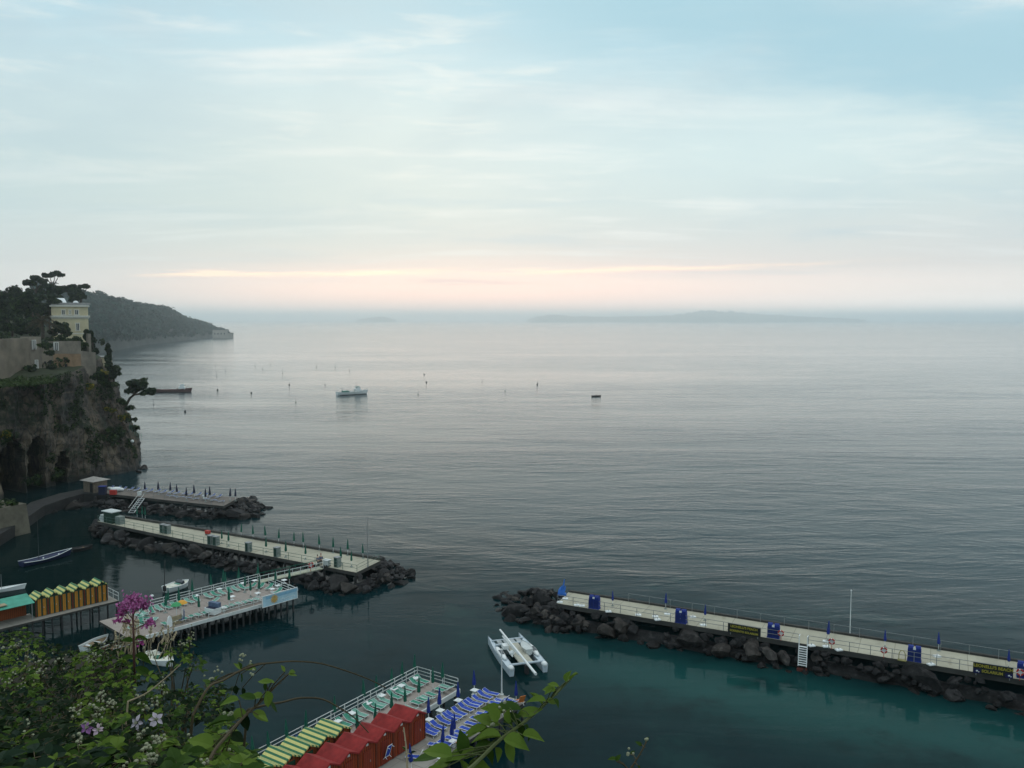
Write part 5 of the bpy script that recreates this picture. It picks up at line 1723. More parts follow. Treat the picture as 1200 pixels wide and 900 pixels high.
t = thing('blue_bag', 'bright blue bag among the green sunbeds by the striped cabins', 'bag', P(348.5, 872, ZD))
MB().ball((0, 0, .3), .34, 1.1, .8, .9, 2).build('body', pm('bag_blue', (.03, .14, .55), .6, .15), t, smooth=True)
MB().tube([(-.15, 0, .5), (-.1, 0, .75), (.1, 0, .75), (.15, 0, .5)], .025, 5).build('handle', MATS['bag_blue'], t)
# blue half
for px, py in ((502, 846), (514.7, 836.5), (537, 827), (556, 812.5)):
    KB.put(P(px, py, ZBL), 0, 'folded blue parasol in the row between the two decks', 'blue parasols between the decks')
for px, py in ((532, 864.5), (529, 873), (518, 881), (482.5, 905), (605, 825)):
    KB.put(P(px, py, ZBL), 0, 'folded blue parasol by the outer edge of the blue deck', 'blue parasols at the outer edge of the blue deck')
for px, py in ((503, 849), (516, 838), (537, 826), (556, 814)):
    KT.put(P(px, py, ZBL), hD, 'white square table in the row of blue sunbeds between the decks', 'white tables among the blue sunbeds')
for px, py in ((531, 874.5), (515, 893)):
    KT.put(P(px, py, ZBL), hD, 'white square table at the outer edge of the blue deck', 'white tables at the outer edge of the blue deck')
for k in range(13):
    u = -1.35 + .76 * k + (.22 if k % 4 > 1 else 0)
    SB_B.put(Dp(u, 7.75 + rD.uniform(-.1, .1), ZBL), hD + rD.uniform(-.14, .14), 'blue sunbed in the row along the gap between the two decks', 'blue sunbeds along the gap between the decks', BEDSC)
for px, py, a in ((518.5, 877, .2), (523, 874, .1), (531.5, 869, .1), (537, 866, .05), (542.5, 862, .1), (548, 857.5, 0), (554.5, 851.5, .1), (560, 846, -.1), (577, 839, .3), (591, 825, .2), (599, 824.5, -.1)):
    SB_B.put(P(px, py, ZBL), hD + PI + a, 'blue sunbed in the outer row of the blue deck', 'blue sunbeds in the outer row of the blue deck', BEDSC)
for px, py, a in ((512.5, 876, .3), (568, 840, .2), (583, 827, .2), (589, 824, .1), (487, 890, .4)):
    SB_BU.put(P(px, py, ZBL), hD + PI + a, 'blue sunbed with its backrest cranked up in the outer row', 'upright blue sunbeds of the outer row', BEDSC)
o = SB_B.put(Dp(13.4, 8.55, ZBL + .9), hD, 'blue sunbed stood on end against the red cabins', 'sunbed leaning on the red cabins', BEDSC)
o.rotation_euler = (0, rad(-72), hD)
def orange_chair():
    t = thing('orange_chair', 'x', 'chair')
    MB().box((0, 0, .40), (.6, .55, .05)).build('seat', MATS['orange_fabric'], t)
    MB().box((-.42, 0, .75), (.7, .55, .05), 0, rad(62)).build('backrest', MATS['orange_fabric'], t)
    for sx in (-1, 1):
        for sy in (-1, 1):
            MB().tube([(sx * .25, sy * .26, .4), (-sx * .28, sy * .26, 0)], .022, 5).build('leg', MATS['white_paint'], t)
    return t
KOC = Kind(orange_chair())
for px, py, lb in ((538, 875, 'small orange chair beside the white table at the outer edge'), (591, 836.5, 'orange chair at the outer edge between the upright blue sunbeds'), (609.5, 826, 'orange chair at the far corner of the blue deck')):
    KOC.put(P(px, py, ZBL), hD + 2.6, lb, 'orange chairs on the blue deck')
pole('lamp_pole', 'slim white pole at the end of the blue deck', 'pole', P(588, 814, ZBL), 4.3, .07, MATS['rail_white'])

# ================================================================== BOATS AND SEA MARKS
def hull(L, B, D, n=14, sheer=.25, stern=.75, bow_rake=.12, deck=.0, flare=.8, power=2.2):
    """Open boat shell along x (bow at +x), waterline at z=0."""
    mb = MB()
    K = 9
    for i in range(n + 1):
        u = i / n
        x = -L / 2 + L * u
        wdt = (1 - max(0, (u - .45) / .55) ** power) * (stern + (1 - stern) * min(1, u / .35))
        wdt = max(wdt, .02) * B / 2
        top = D * (1 + sheer * abs(u - .35) ** 1.6 * 2.2)
        for k in range(K):
            a = k / (K - 1) * 2 - 1
            zz = top - (top + D * .45) * (1 - abs(a) ** 2.6)
            yy = wdt * (math.copysign(abs(a) ** flare, a))
            mb.v.append((x + bow_rake * L * max(0, u - .8) * (zz / D), yy, zz))
    for i in range(n):
        for k in range(K - 1):
            a = i * K + k
            mb.f.append((a, a + K, a + K + 1, a + 1))
    mb.f.append(tuple(range(K)))
    # inner floor / deck
    o = len(mb.v)
    for i in range(n + 1):
        u = i / n
        l, r = mb.v[i * K], mb.v[i * K + K - 1]
        z = min(l[2], r[2]) - D * deck - .02
        mb.v += [(l[0], l[1] * .94, z), (l[0], r[1] * .94, z)]
    for i in range(n):
        a = o + i * 2
        mb.f.append((a, a + 1, a + 3, a + 2))
    mb.mi = [0] * len(mb.f)
    rim = []
    for i in range(n + 1):
        rim.append(mb.v[i * K])
    rim2 = [mb.v[i * K + K - 1] for i in range(n + 1)]
    return mb, rim, rim2
def boat(name, label, cat, a, b, B, D, hullm, deckm, rimm, deck=.3, **kw):
    a, b = Vector(a), Vector(b)
    t = thing(name, label, cat, ((a.x + b.x) / 2, (a.y + b.y) / 2, 0), heading(a, b))
    L = (b - a).length
    mb, r1, r2 = hull(L, B, D, deck=deck, **kw)
    nf = len(mb.f)
    mb.mi = [0] * (nf - 14) + [1] * 14
    h = mb.build('hull', [hullm, deckm], t)
    MB().tube(r1, .05, 5).tube(r2, .05, 5).build('rim', rimm, t)
    return t, L
pm('hull_blue', (.012, .018, .060), .5, .2)
pm('hull_dark', (.030, .028, .028), .6, .2)
pm('hull_red', (.20, .035, .025), .6, .25)
pm('hull_rust', (.11, .045, .042), .7, .3)
pm('boat_wood', (.20, .14, .08), .7, .25)
pm('boat_cream', (.66, .64, .54), .6, .1)
pm('ship_green', (.10, .24, .20), .6, .2)
W_ = MATS['white_paint']
# blue gozzo with a mast
t, L = boat('rowing_boat', 'long dark blue boat with a white rim and thin mast moored below the cliff', 'boat', P(25, 664), P(82, 650), 2.3, .55, MATS['hull_blue'], MATS['hull_blue'], W_, .25, sheer=.7)
for x in (-.22, .02, .25):
    MB().box((x * L, 0, .42), (.3, 1.7, .06)).build('thwart', MATS['hull_blue'], t)
for x in (-.12, .2):
    MB().ball((x * L, -.85, .75), .14, sub=1).build('fender', W_, t)
MB().tube([(-L * .14, .1, .1), (-L * .14, .1, 7.6)], [.05, .025], 6).build('mast', MATS['pile_dark'], t)
t, L = boat('rowing_boat', 'black rowing boat lying in the shade near the cliff foot', 'boat', P(84, 647), P(108, 642.5), 1.5, .5, MATS['hull_dark'], MATS['hull_dark'], MATS['hull_dark'], .3)
MB().box((.3, 0, .35), (.3, 1.1, .05)).build('thwart', MATS['boat_wood'], t)
t, L = boat('canoe', 'slim white boat entering the view from the left edge', 'boat', P(-32, 698), P(29, 689.5), 1.0, .42, W_, W_, W_, .06, sheer=.5)
MB().box((0, 0, .40), (2.2, .5, .06)).build('cockpit', MATS['pale_canvas'], t)
MB().tube([(L * .05, 0, .3), (L * .05, 0, 2.4)], .03, 5).build('mast', MATS['rail_grey'], t)
# white motor boat
t, L = boat('motor_boat', 'small white motor boat moored between the striped cabins and banner deck', 'boat', P(194, 694.5), P(220, 686), 2.1, .7, W_, MATS['boat_cream'], W_, .10, sheer=.15, power=3.0)
MB().box((-.2, 0, .62), (1.5, 1.0, .12)).build('sunpad', MATS['boat_cream'], t)
MB().box((.55, 0, .85), (.5, 1.3, .35), 0, -.4).build('windscreen', MATS['window_dark'], t)
MB().box((-L / 2 - .15, 0, .6), (.3, .35, .7)).build('outboard_motor', MATS['hull_dark'], t)
MB().box((.3, 0, .70), (.7, .9, .1)).build('seat', MATS['pale_green_fabric'], t)
# boat under the bank with a green cover
t, L = boat('motor_boat', 'white boat with a green cushion, half hidden by the brambles', 'boat', P(168, 771), P(202, 781), 1.9, .6, W_, MATS['boat_cream'], W_, .12, sheer=.15, power=3.0)
MB().ball((.1, 0, .6), .55, 1.1, .8, .25, 2).build('cushion', pm('cushion_green', (.03, .14, .09), .7, .2), t, smooth=True)
MB().box((-1.0, 0, .72), (.3, 1.3, .5)).build('seat', MATS['boat_cream'], t)
# red and white boat along the deck
t, L = boat('wooden_boat', 'long red wooden boat with a thick white rim below the purple flowers', 'boat', P(126, 769), P(184, 744), 2.2, .75, MATS['hull_red'], MATS['boat_wood'], W_, .35, sheer=.5)
for x in (-.25, 0, .25):
    MB().box((x * L, 0, .5), (.3, 1.6, .06)).build('thwart', MATS['boat_cream'], t)
t, L = boat('rowing_boat', 'grey white rowing boat with benches left of the red boat', 'boat', P(98, 765), P(126, 752), 1.9, .6, MATS['pale_canvas'], MATS['boat_wood'], W_, .35, sheer=.4)
for x in (-.2, .15):
    MB().box((x * L, 0, .42), (.28, 1.4, .06)).build('thwart', W_, t)
# floats moored in the harbour
for px, py, lb in ((178, 699.5, 'white mooring float near the white motor boat'),):
    t = thing('mooring_float', lb, 'float', P(px, py, 0))
    MB().ball((0, 0, .12), .26, sz=.8, sub=2).build('body', W_, t, smooth=True)
    MB().tube([(0, 0, .3), (0, 0, .5)], .04, 5).build('eye', MATS['rail_grey'], t)
t = thing('mooring_pole', 'thin dark leaning pole in the water behind the white motor boat', 'pole', P(192, 697, 0))
MB().tube([(0, 0, -1), (.2, .2, 4.6)], [.06, .04], 6).build('shaft', MATS['pile_dark'], t)
MB().tube([(.17, .17, 3.9), (.21, .21, 4.7)], .07, 6).build('tip', MATS['pile_dark'], t)
# catamaran
ca_, cb_ = P(573.5, 749.5, .75), P(606.5, 741, .75)          # bows
sa_, sb_ = P(601, 786, .75), P(637.5, 778.5, .75)              # sterns
mid = (ca_ + cb_ + sa_ + sb_) / 4
fwd = ((ca_ + cb_) / 2 - (sa_ + sb_) / 2); fwd.z = 0
CLN = fwd.length
ang = math.atan2(fwd.y, fwd.x)
lat = Vector((-math.sin(ang), math.cos(ang), 0))
beam = abs(((ca_ - cb_) * .5 + (sa_ - sb_) * .5).dot(lat))
t = thing('catamaran', 'white catamaran with its mast lowered along the deck, moored off the blue deck', 'catamaran', (mid.x, mid.y, 0), ang)
for s in (-1, 1):
    mb, r1, r2 = hull(CLN, .78, .85, n=18, sheer=.10, stern=.8, bow_rake=.05, deck=.03, power=1.5, flare=.7)
    mb.v = [(x, y + s * beam / 2, z) for x, y, z in mb.v]
    h = mb.build('hull', pm('gel_coat', (.50, .56, .60), .35, .06), t)
    MB().ball((-.6, s * beam / 2, .93), 1.0, 1.9, .36, .24, 2).build('cabin_top', W_, h, smooth=True)
    MB().box((-.8, s * beam / 2, 1.12), (1.2, .36, .10)).build('hatch', MATS['window_dark'], h)
    MB().ball((-CLN / 2 + .3, s * beam / 2, .8), .42, 1.0, .8, .7, 2).build('stern_pod', W_, h, smooth=True)
for x in (CLN * .18, -CLN * .43):
    MB().tube([(x, -beam / 2, .98), (x, beam / 2, .98)], .13, 8).build('crossbeam', MATS['gel_coat'], t)
MB().tube([(CLN * .33, -beam / 2, .95), (CLN * .33, beam / 2, .95)], .09, 8).build('crossbeam', MATS['gel_coat'], t)
MB().box((-CLN * .125, 0, .98), (CLN * .60, beam * .40, .14)).build('centre_deck', pm('teak_grey', (.44, .42, .34), .75, .15), t)
for k in range(4):
    y = (k - 1.5) * beam * .2
    MB().box((CLN * .255, y, .96), (CLN * .13, beam * .14, .05)).build('net_panel', pm('net_grey', (.38, .40, .40), .8, .2), t)
MB().box((-.6, beam * .25, 1.0), (CLN * .3, .12, .1)).box((-.6, -beam * .25, 1.0), (CLN * .3, .12, .1)).build('deck_rail', W_, t)
m0, m1 = P(586, 738, 1.9), P(628, 790, 1.6)
MI = Matrix.Rotation(-ang, 3, 'Z')
l0, l1 = MI @ (m0 - Vector((mid.x, mid.y, 0))), MI @ (m1 - Vector((mid.x, mid.y, 0)))
MB().tube([l0, l1], [.10, .14], 8).build('mast', W_, t)
q0 = MI @ (P(589, 745.5, 1.5) - Vector((mid.x, mid.y, 0)))
MB().tube([q0, l0.lerp(l1, .55) + Vector((0, 0, -.2))], .09, 8).build('boom', W_, t)
dn_, r1, r2 = hull(2.6, 1.1, .45, deck=.15)
dn_.v = [(x - .6, y + beam * .27 * -1, z + 1.05) for x, y, z in dn_.v]
dn_.build('dinghy', MATS['pale_canvas'], t)
MB().box((.5, beam * .28, 1.2), (.9, .6, .4)).build('locker', W_, t)
MB().ball((-1.4, beam * .22, 1.15), .3, sub=2).build('fender', W_, t, smooth=True)
MB().box((-CLN * .5, .2, .6), (.4, .4, .9)).build('outboard_motor', MATS['hull_dark'], t)
# dark shade trawler hull in the distance
def ship(name, label, a, b, B, D, hullm, deckm, house, red=True):
    t, L = boat(name, label, 'ship', a, b, B, D, hullm, deckm, hullm, .25, sheer=.55, stern=.85, power=2.6)
    hx = L * (.25 if red else .18)
    hs = MB().box((hx, 0, D + house * .5), (L * .17, B * .62, house)).box((hx + L * .01, 0, D + house * 1.35), (L * .10, B * .5, house * .75))
    o = hs.build('deckhouse', W_, t)
    MB().box((hx + L * .062, 0, D + house * 1.4), (.1, B * .45, house * .3)).build('window', MATS['window_dark'], o)
    MB().box((hx, 0, D + house * 1.78), (L * .12, B * .58, .12)).build('roof', MATS['ship_green'] if not red else W_, o)
    MB().tube([(hx - L * .02, 0, D + house), (hx - L * .02, 0, D + house * 3.3)], .07, 5).build('mast', MATS['rail_grey'], t)
    return t, L
t, L = ship('cargo_ship', 'low dark red working ship passing the leaning pine', P(181, 459.8), P(224, 459.0), 4.6, 1.25, MATS['hull_rust'], MATS['hull_rust'], 1.5)
MB().tube([(-L * .30, 0, 1), (-L * .30, 0, 3.4)], .08, 5).tube([(-L * .1, 0, 1), (-L * .1, 0, 3.0)], .08, 5).build('derrick', MATS['rail_grey'], t)
MB().box((-L * .12, 0, 1.2), (L * .42, 3.2, .5)).build('hatch', MATS['hull_rust'], t)
t, L = ship('fishing_boat', 'white and green fishing trawler out on the bay', P(395, 463.3), P(430, 461.5), 4.4, 1.35, W_, MATS['boat_wood'], 1.4, False)
MB().tube([(-L * .3, 0, 1), (-L * .34, 0, 3.2)], .09, 5).tube([(-L * .34, -1.5, 3.2), (-L * .34, 1.5, 3.2)], .07, 5).build('gantry', MATS['rail_grey'], t)
MB().box((-L * .22, 0, 1.7), (L * .2, 2.4, .8)).build('net_heap', MATS['ship_green'], t)
MB().box((0, 0, .12), (L * .86, 3.75, .34)).build('waterline', MATS['hull_dark'], t)
t, L = boat('rowing_boat', 'tiny black rowing boat with a hunched rower far out on the bay', 'boat', P(693.5, 465), P(704, 464.6), 1.5, .5, MATS['hull_dark'], MATS['hull_dark'], MATS['hull_dark'], .2)
ROWER = (t.location.copy(), t.rotation_euler.z)

# sea marks: slim spar buoys of the mussel beds
def spar(h=3.2):
    t = thing('spar_buoy', 'x', 'buoy')
    MB().tube([(0, 0, -.5), (0, 0, h)], [.085, .05], 6).build('spar', pm('spar_grey', (.16, .165, .165), .7, .25), t)
    MB().lathe((0, 0, 0), [(.1, -.2), (.30, -.05), (.32, .25), (.1, .4)], 10).build('float', MATS['spar_grey'], t)
    MB().box((0, 0, h - .25), (.22, .05, .36)).build('topmark', MATS['spar_grey'], t)
    return t
KS = Kind(spar())
for px, py in ((226, 429), (233, 434), (252.5, 429), (254, 441), (264.7, 435), (225, 445), (168.5, 439), (299, 429), (308, 433), (317, 427), (331, 437.5)):
    KS.put(P(px, py), 0, 'slim grey spar buoy in the scatter between the dark ship and the trawler', 'spar buoys left of the trawler')
for px, py in ((371, 430), (393, 431), (409.5, 434.5)):
    KS.put(P(px, py), 0, 'slim grey spar buoy in the loose row behind the white trawler', 'spar buoys behind the trawler')
for px, py, lb in ((381, 451, 'dark spar buoy just left of the white trawler'), (346.7, 471.5, 'nearest dark spar buoy in front of the trawler'), (180, 474.5, 'spar buoy beside the leaning pine'),
                   (490, 462, 'spar buoy nearest on the right of the trawler'), (565, 447.5, 'spar buoy alone between two pairs of buoys right of the trawler'), (592, 458, 'pale spar buoy left of the one with a black can'), (630, 449, 'spar buoy with a black can float beside it')):
    KS.put(P(px, py), 0, lb, 'single spar buoys', .85)
def can():
    t = thing('can_buoy', 'x', 'buoy')
    MB().lathe((0, 0, 0), [(.3, -.3), (.7, -.1), (.72, .8), (.4, 1.2), (.15, 1.5)], 12).build('body', MATS['hull_dark'], t)
    MB().tube([(0, 0, 1.4), (0, 0, 1.9)], .08, 6).build('topmark', MATS['hull_dark'], t)
    return t
KCAN = Kind(can())
for px, py, lb in ((255, 457.5, 'black can buoy midway between the dark ship and the trawler'), (217, 483, 'black can buoy nearest the cliff'), (294.5, 461, 'black can buoy left of the trawler in open water'), (339, 451.3, 'small black can buoy left behind the trawler'),
                   (497, 439, 'farther of two black can buoys right of the trawler'), (499.7, 448.4, 'nearer of two black can buoys right of the trawler'), (629.6, 451, 'black can buoy touching a spar buoy')):
    KCAN.put(P(px, py), 0, lb, 'black can buoys', .55)

# ================================================================== PEOPLE (small, on the pier, and the far rower)
def skin_body(name, joints, bones, radii, mat_, parent, root=0, sub=1):
    me = bpy.data.meshes.new(name)
    me.from_pydata([tuple(j) for j in joints], bones, [])
    me.materials.append(mat_)
    o = bpy.data.objects.new(name, me)
    COL.objects.link(o)
    o.parent = parent
    sk_ = o.modifiers.new('skin', 'SKIN')
    sk_.use_smooth_shade = True
    for i, r in enumerate(radii):
        me.skin_vertices[0].data[i].radius = r if isinstance(r, tuple) else (r, r)
    me.skin_vertices[0].data[root].use_root = True
    sb_ = o.modifiers.new('sub', 'SUBSURF')
    sb_.levels = sb_.render_levels = sub
    return o
pm('skin_tone', (.42, .26, .18), .6, .08)
def person(label, loc, rz, lean, jacket, trousers, hair, cap=None, sit=False):
    """Standing figure about 1.72 m, leaning forward by lean degrees at the hips; faces +x."""
    t = thing('person', label, 'person', loc, rz)
    ln = rad(lean)
    def up(d, f=0.0, side=0.0):             # a point d along the leaning trunk from the hips
        return Vector((hip.x + math.sin(ln) * d + math.cos(ln) * f, side, hip.z + math.cos(ln) * d - math.sin(ln) * f))
    hip = Vector((-.12 * math.sin(ln), 0, .45 if sit else .90))
    J, B, Rr = [], [], []
    def add(p, r, par=None):
        J.append(Vector(p)); Rr.append(r)
        if par is not None: B.append((par, len(J) - 1))
        return len(J) - 1
    pel = add(hip, (.15, .11))
    ch = add(up(.30), (.15, .11), pel)
    sh = add(up(.46), (.13, .09), ch)
    nk = add(up(.56, .01), .055, sh)
    hd0 = add(up(.66, .02), (.075, .085), nk)
    hd1 = add(up(.78, .02), (.075, .09), hd0)
    hands, feet = [], []
    for s in (-1, 1):
        a = add(up(.44, 0, s * .19), .06, sh)
        e = add(up(.20, .10, s * .25), .048, a)
        h = add(up(.04, .30, s * .20), .036, e)
        f1 = add(up(-.03, .37, s * .19), .022, h)
        hands.append(h)
        k0 = add(hip + Vector((0, s * .095, -.06)), .095, pel)
        if sit:
            k = add(hip + Vector((.42, s * .12, .10)), .065, k0)
            ft = add(hip + Vector((.55, s * .12, -.32)), .045, k)
            toe = add(hip + Vector((.70, s * .12, -.36)), .035, ft)
        else:
            k = add(Vector((.03, s * .10, .48)), .065, k0)
            ft = add(Vector((-.05, s * .10, .08)), .045, k)
            toe = add(Vector((.13, s * .11, .035)), .035, ft)
    body = skin_body('body', J, B, Rr, MATS['skin_tone'], t)
    # face, hair
    fc = up(.75, .10)
    MB().ball(up(.74, .115), .022, 1, .8, 1.2, 1).build('nose', MATS['skin_tone'], t)
    for s in (-1, 1):
        MB().ball(up(.77, .095, s * .032), .012, sub=1).build('eye', MATS['dark_opening'], t)
        MB().ball(up(.75, .01, s * .083), .022, 1, .5, 1.3, 1).build('ear', MATS['skin_tone'], t)
    MB().ball(up(.81, -.02), .105, 1.02, .92, .85, 2).build('hair' if not cap else 'cap', cap or hair, t, smooth=True)
    # jacket and trousers as a second surface over the same joints
    jj = [J[i] for i in (0, 1, 2)]
    jb = [(0, 1), (1, 2)]
    jr = [(.168, .13), (.172, .135), (.145, .105)]
    ids = [pel, ch, sh]
    for s_i in range(2):
        base = 6 + s_i * 8
        o0 = len(jj)
        jj += [J[base], J[base + 1], J[base + 1].lerp(J[base + 2], .85)]
        jr += [.078, .066, .052]
        jb += [(2, o0), (o0, o0 + 1), (o0 + 1, o0 + 2)]
    skin_body('jacket', jj, jb, jr, jacket, t)
    tj, tb, trr = [hip + Vector((0, 0, .04))], [], [(.165, .125)]
    for s_i in range(2):
        base = 6 + s_i * 8 + 4
        o0 = len(tj)
        tj += [J[base], J[base + 1], J[base + 1].lerp(J[base + 2], .9)]
        trr += [.108, .08, .062]
        tb += [(0, o0), (o0, o0 + 1), (o0 + 1, o0 + 2)]
    skin_body('trousers', tj, tb, trr, trousers, t)
    return t
pm('jacket_slate', (.11, .13, .17), .85, .2)
pm('jacket_blue', (.09, .12, .20), .85, .2)
pm('trousers_dark', (.045, .05, .055), .85, .2)
pm('hair_black', (.012, .011, .012), .6, .1)
pm('cap_red', (.20, .022, .035), .7, .1)
hb_ = heading(Bn[1], Bn[2])
person('person in a slate jacket with black hair bending over the gangway head', P(373.2, 664.3, ZB), hb_ + PI - .5, 30, MATS['jacket_slate'], MATS['trousers_dark'], MATS['hair_black'])
person('person in a red cap standing close behind the bending figure', P(376.2, 663.2, ZB), hb_ + PI - .9, 12, MATS['jacket_blue'], MATS['trousers_dark'], MATS['hair_black'], MATS['cap_red'])
person('person in dark clothes sitting hunched in the tiny black rowing boat', ROWER[0] + Vector((0, 0, .12)), ROWER[1] + PI, 20, MATS['hull_dark'], MATS['trousers_dark'], MATS['hair_black'], None, True)

# ================================================================== THE CLIFF EDGE BELOW THE CAMERA: BRAMBLES
BR = [leafmat('bramble_leaf_deep_shaded', (.0045, .013, .003), (.0095, .024, .005), .22, 9), leafmat('bramble_leaf', (.020, .048, .006), (.050, .095, .012), .25, 9),  # deep and fresh greens also carry shadow and highlight in their colour
      leafmat('bramble_leaf_fresh_lit', (.085, .145, .018), (.14, .205, .030), .30, 9), leafmat('bramble_leaf_blue', (.007, .019, .010), (.015, .034, .016), .22, 9)]
pm('bramble_stem', (.060, .045, .022), .8, .3, 8)
pm('green_stem', (.07, .085, .025), .7, .25, 8)
pm('bud_cream', (.27, .275, .175), .7, .18, 60)
pm('petal_lilac', (.42, .365, .41), .6, .1, 30)
pm('petal_purple', (.27, .12, .29), .6, .2, 30)
pm('petal_magenta', (.38, .115, .27), .6, .25, 20)
pm('petal_magenta_dark', (.25, .035, .15), .6, .25, 20)
LR = random.Random(55)
def leaf(mb, p, d, nrm, L, mi, wid=.62):
    """One serrated leaflet with a folded midrib and a drooping tip."""
    d = d.normalized()
    s = d.cross(nrm)
    if s.length < .05: s = d.orthogonal()
    s.normalize()
    n = s.cross(d)
    wid *= LR.uniform(.78, 1.15)
    droop, fold, twist = LR.uniform(.0, .42), LR.uniform(.05, .42), LR.uniform(-.16, .16)
    prof = [(0, 0), (.14, .30), (.30, .46), (.50, .50), (.70, .38), (.86, .20), (1.0, 0)]
    mid, lft, rgt = [], [], []
    for u, w in prof:
        c = p + d * (u * L) - n * (u * u * L * droop) + s * (u * u * L * twist)
        mid.append(c)
        zig = .94 if int(u * 20) % 2 else 1.04
        lft.append(c + s * w * L * wid * zig + n * w * L * fold - d * .02 * L)
        rgt.append(c - s * w * L * wid * zig + n * w * L * fold * 1.1 - d * .02 * L)
    vs = mid + lft[1:-1] + rgt[1:-1]
    m_, k = len(mid), len(mid) - 2
    fs = [(0, 1, m_), (0, m_ + k, 1)]
    for i in range(1, m_ - 2):
        fs.append((i, i + 1, m_ + i, m_ + i - 1))
        fs.append((i, m_ + k + i - 1, m_ + k + i, i + 1))
    fs += [(m_ - 2, m_ - 1, m_ + k - 1), (m_ - 2, m_ + 2 * k - 1, m_ - 1)]
    mb.add(vs, fs, mi)
def trifoliate(mb, st, p, d, nrm, L, mi, rnd):
    d = d.normalized()
    st.tube([p, p + d * L * .8], .0011, 3, caps=False)
    q = p + d * L * .8
    s = d.cross(nrm).normalized()
    leaf(mb, q, d, nrm, L, mi)
    for sg in (-1, 1):
        leaf(mb, q - d * L * .1, (d * .35 + s * sg).normalized(), (nrm + Vector((rnd.uniform(-.2, .2), rnd.uniform(-.2, .2), 0))).normalized(), L * .8, mi)
def slant(px, py, r):                   # the point r metres away along that line of sight
    return Vector((0, 0, EYE)) + sight(px, py).normalized() * r
def depth_at(py):
    return lerp(5.3, 2.05, min(1.15, max(-.1, (py - 738) / 162.0)))
OUT = [(-40, 742), (0, 741), (25, 736), (45, 748), (70, 762), (100, 760), (125, 752), (150, 752), (175, 757), (200, 758), (214, 746), (224, 750), (232, 768), (228, 790), (232, 803), (250, 802), (268, 808), (274, 820),
       (256, 836), (272, 850), (262, 872), (285, 884), (302, 912), (300, 960), (-40, 960)]
HOLES = [((212, 797), 17, 12), ((178, 775), 24, 14), ((225, 858), 26, 12), ((172, 806), 14, 7)]
def inside(x, y):
    c = False
    n = len(OUT)
    for i in range(n):
        (x1, y1), (x2, y2) = OUT[i], OUT[(i + 1) % n]
        if (y1 > y) != (y2 > y) and x < (x2 - x1) * (y - y1) / (y2 - y1) + x1:
            c = not c
    if not c: return False
    for (hx, hy), a, b in HOLES:
        if ((x - hx) / a) ** 2 + ((y - hy) / b) ** 2 < 1: return False
    return True
# ground under the brambles: the rim of the cliff
gm = MB()
NX, NY = 46, 34
def edge_y(x):
    t = min(1, max(0, (x + 2.5) / 1.3))
    return lerp(5.6, 2.35, t * t * (3 - 2 * t))
for j in range(NY):
    for i in range(NX):
        x = -9 + 14 * i / (NX - 1)
        y = -6 + 22 * j / (NY - 1)
        e = edge_y(x)
        z = 35.55 - .215 * (max(y, 1.2) - 1.86) + .10 * noise.noise(Vector((x * 1.3, y * 1.3, 0)))
        if y < 1.2: z = min(z, 35.55)
        z -= max(0, x + 1.0) * .05
        if y > e:
            z -= (y - e) * 7 + .3 * (y - e) * noise.noise(Vector((x, y, 1)))
        gm.v.append((x, y, max(z, -2)))
for j in range(NY - 1):
    for i in range(NX - 1):
        a = j * NX + i
        gm.f.append((a, a + 1, a + NX + 1, a + NX))
gm.mi = [0] * len(gm.f)
tag(gm.build('ground', pm('cliff_top_soil', (.022, .020, .012), .95, .4, 3.0, .5)), kind='structure')
# bramble clumps, each a plant of its own
SEEDS = [(20, 770, 'dense bramble clump with tiny cream buds under the turquoise awning'), (80, 785, 'bramble clump in front of the grey rowing boat'), (140, 770, 'flowering bramble clump at the foot of the purple flower'),
         (205, 775, 'dark bramble clump hiding the corner of the banner deck'), (20, 840, 'deep green large leaved bramble in the lower left corner'), (75, 880, 'broad leaved bramble along the lower edge beside the lilac flower'),
         (105, 845, 'bramble heavy with cream buds around the lilac flower'), (175, 880, 'bramble with brownish spent buds below the white blossoms'), (200, 825, 'shady bramble clump behind the white blossoms'), (262, 890, 'bright green bramble at the foot of the long left shoot')]
rF = random.Random(77)
leaves = [MB() for _ in SEEDS]
stems = [MB() for _ in SEEDS]
buds = [MB() for _ in SEEDS]
count = [0] * len(SEEDS)
tries = 0
while sum(count) < 3300 and tries < 40000:
    tries += 1
    x, y = rF.uniform(-40, 302), rF.uniform(736, 935)
    if not inside(x, y): continue
    k = min(range(len(SEEDS)), key=lambda i: (SEEDS[i][0] - x) ** 2 + ((SEEDS[i][1] - y) * 1.4) ** 2)
    near = min(1, max(0, (y - 738) / 162))
    r = depth_at(y) * rF.uniform(.90, 1.14)
    p = slant(x, y, r)
    L = rF.choice((rF.uniform(.014, .026), rF.uniform(.022, .036))) * (1.3 if near > .75 else 1.0)
    a = rF.uniform(0, 2 * PI)
    d = Vector((math.cos(a), math.sin(a) - .25, rF.uniform(-.45, .25)))
    nrm = Vector((rF.uniform(-.7, .7), rF.uniform(-.8, .4), 1)).normalized()
    dk = noise.noise(Vector((x * .022, y * .03, 4)))  # gathers the shade-toned and highlight-toned leaf colours into patches
    if k in (3, 8): pick = (0, 0, 1, 3, 1, 2)
    elif k in (9,): pick = (1, 2, 2, 1)
    elif k in (4, 5): pick = (3, 3, 0, 0, 1) if dk < 0 else (3, 1, 1, 2, 0)
    else: pick = (0, 0, 0, 1, 3) if dk < -.05 else (1, 1, 2, 2, 0)
    trifoliate(leaves[k], stems[k], p, d, nrm, L, rF.choice(pick), rF)
    count[k] += 1
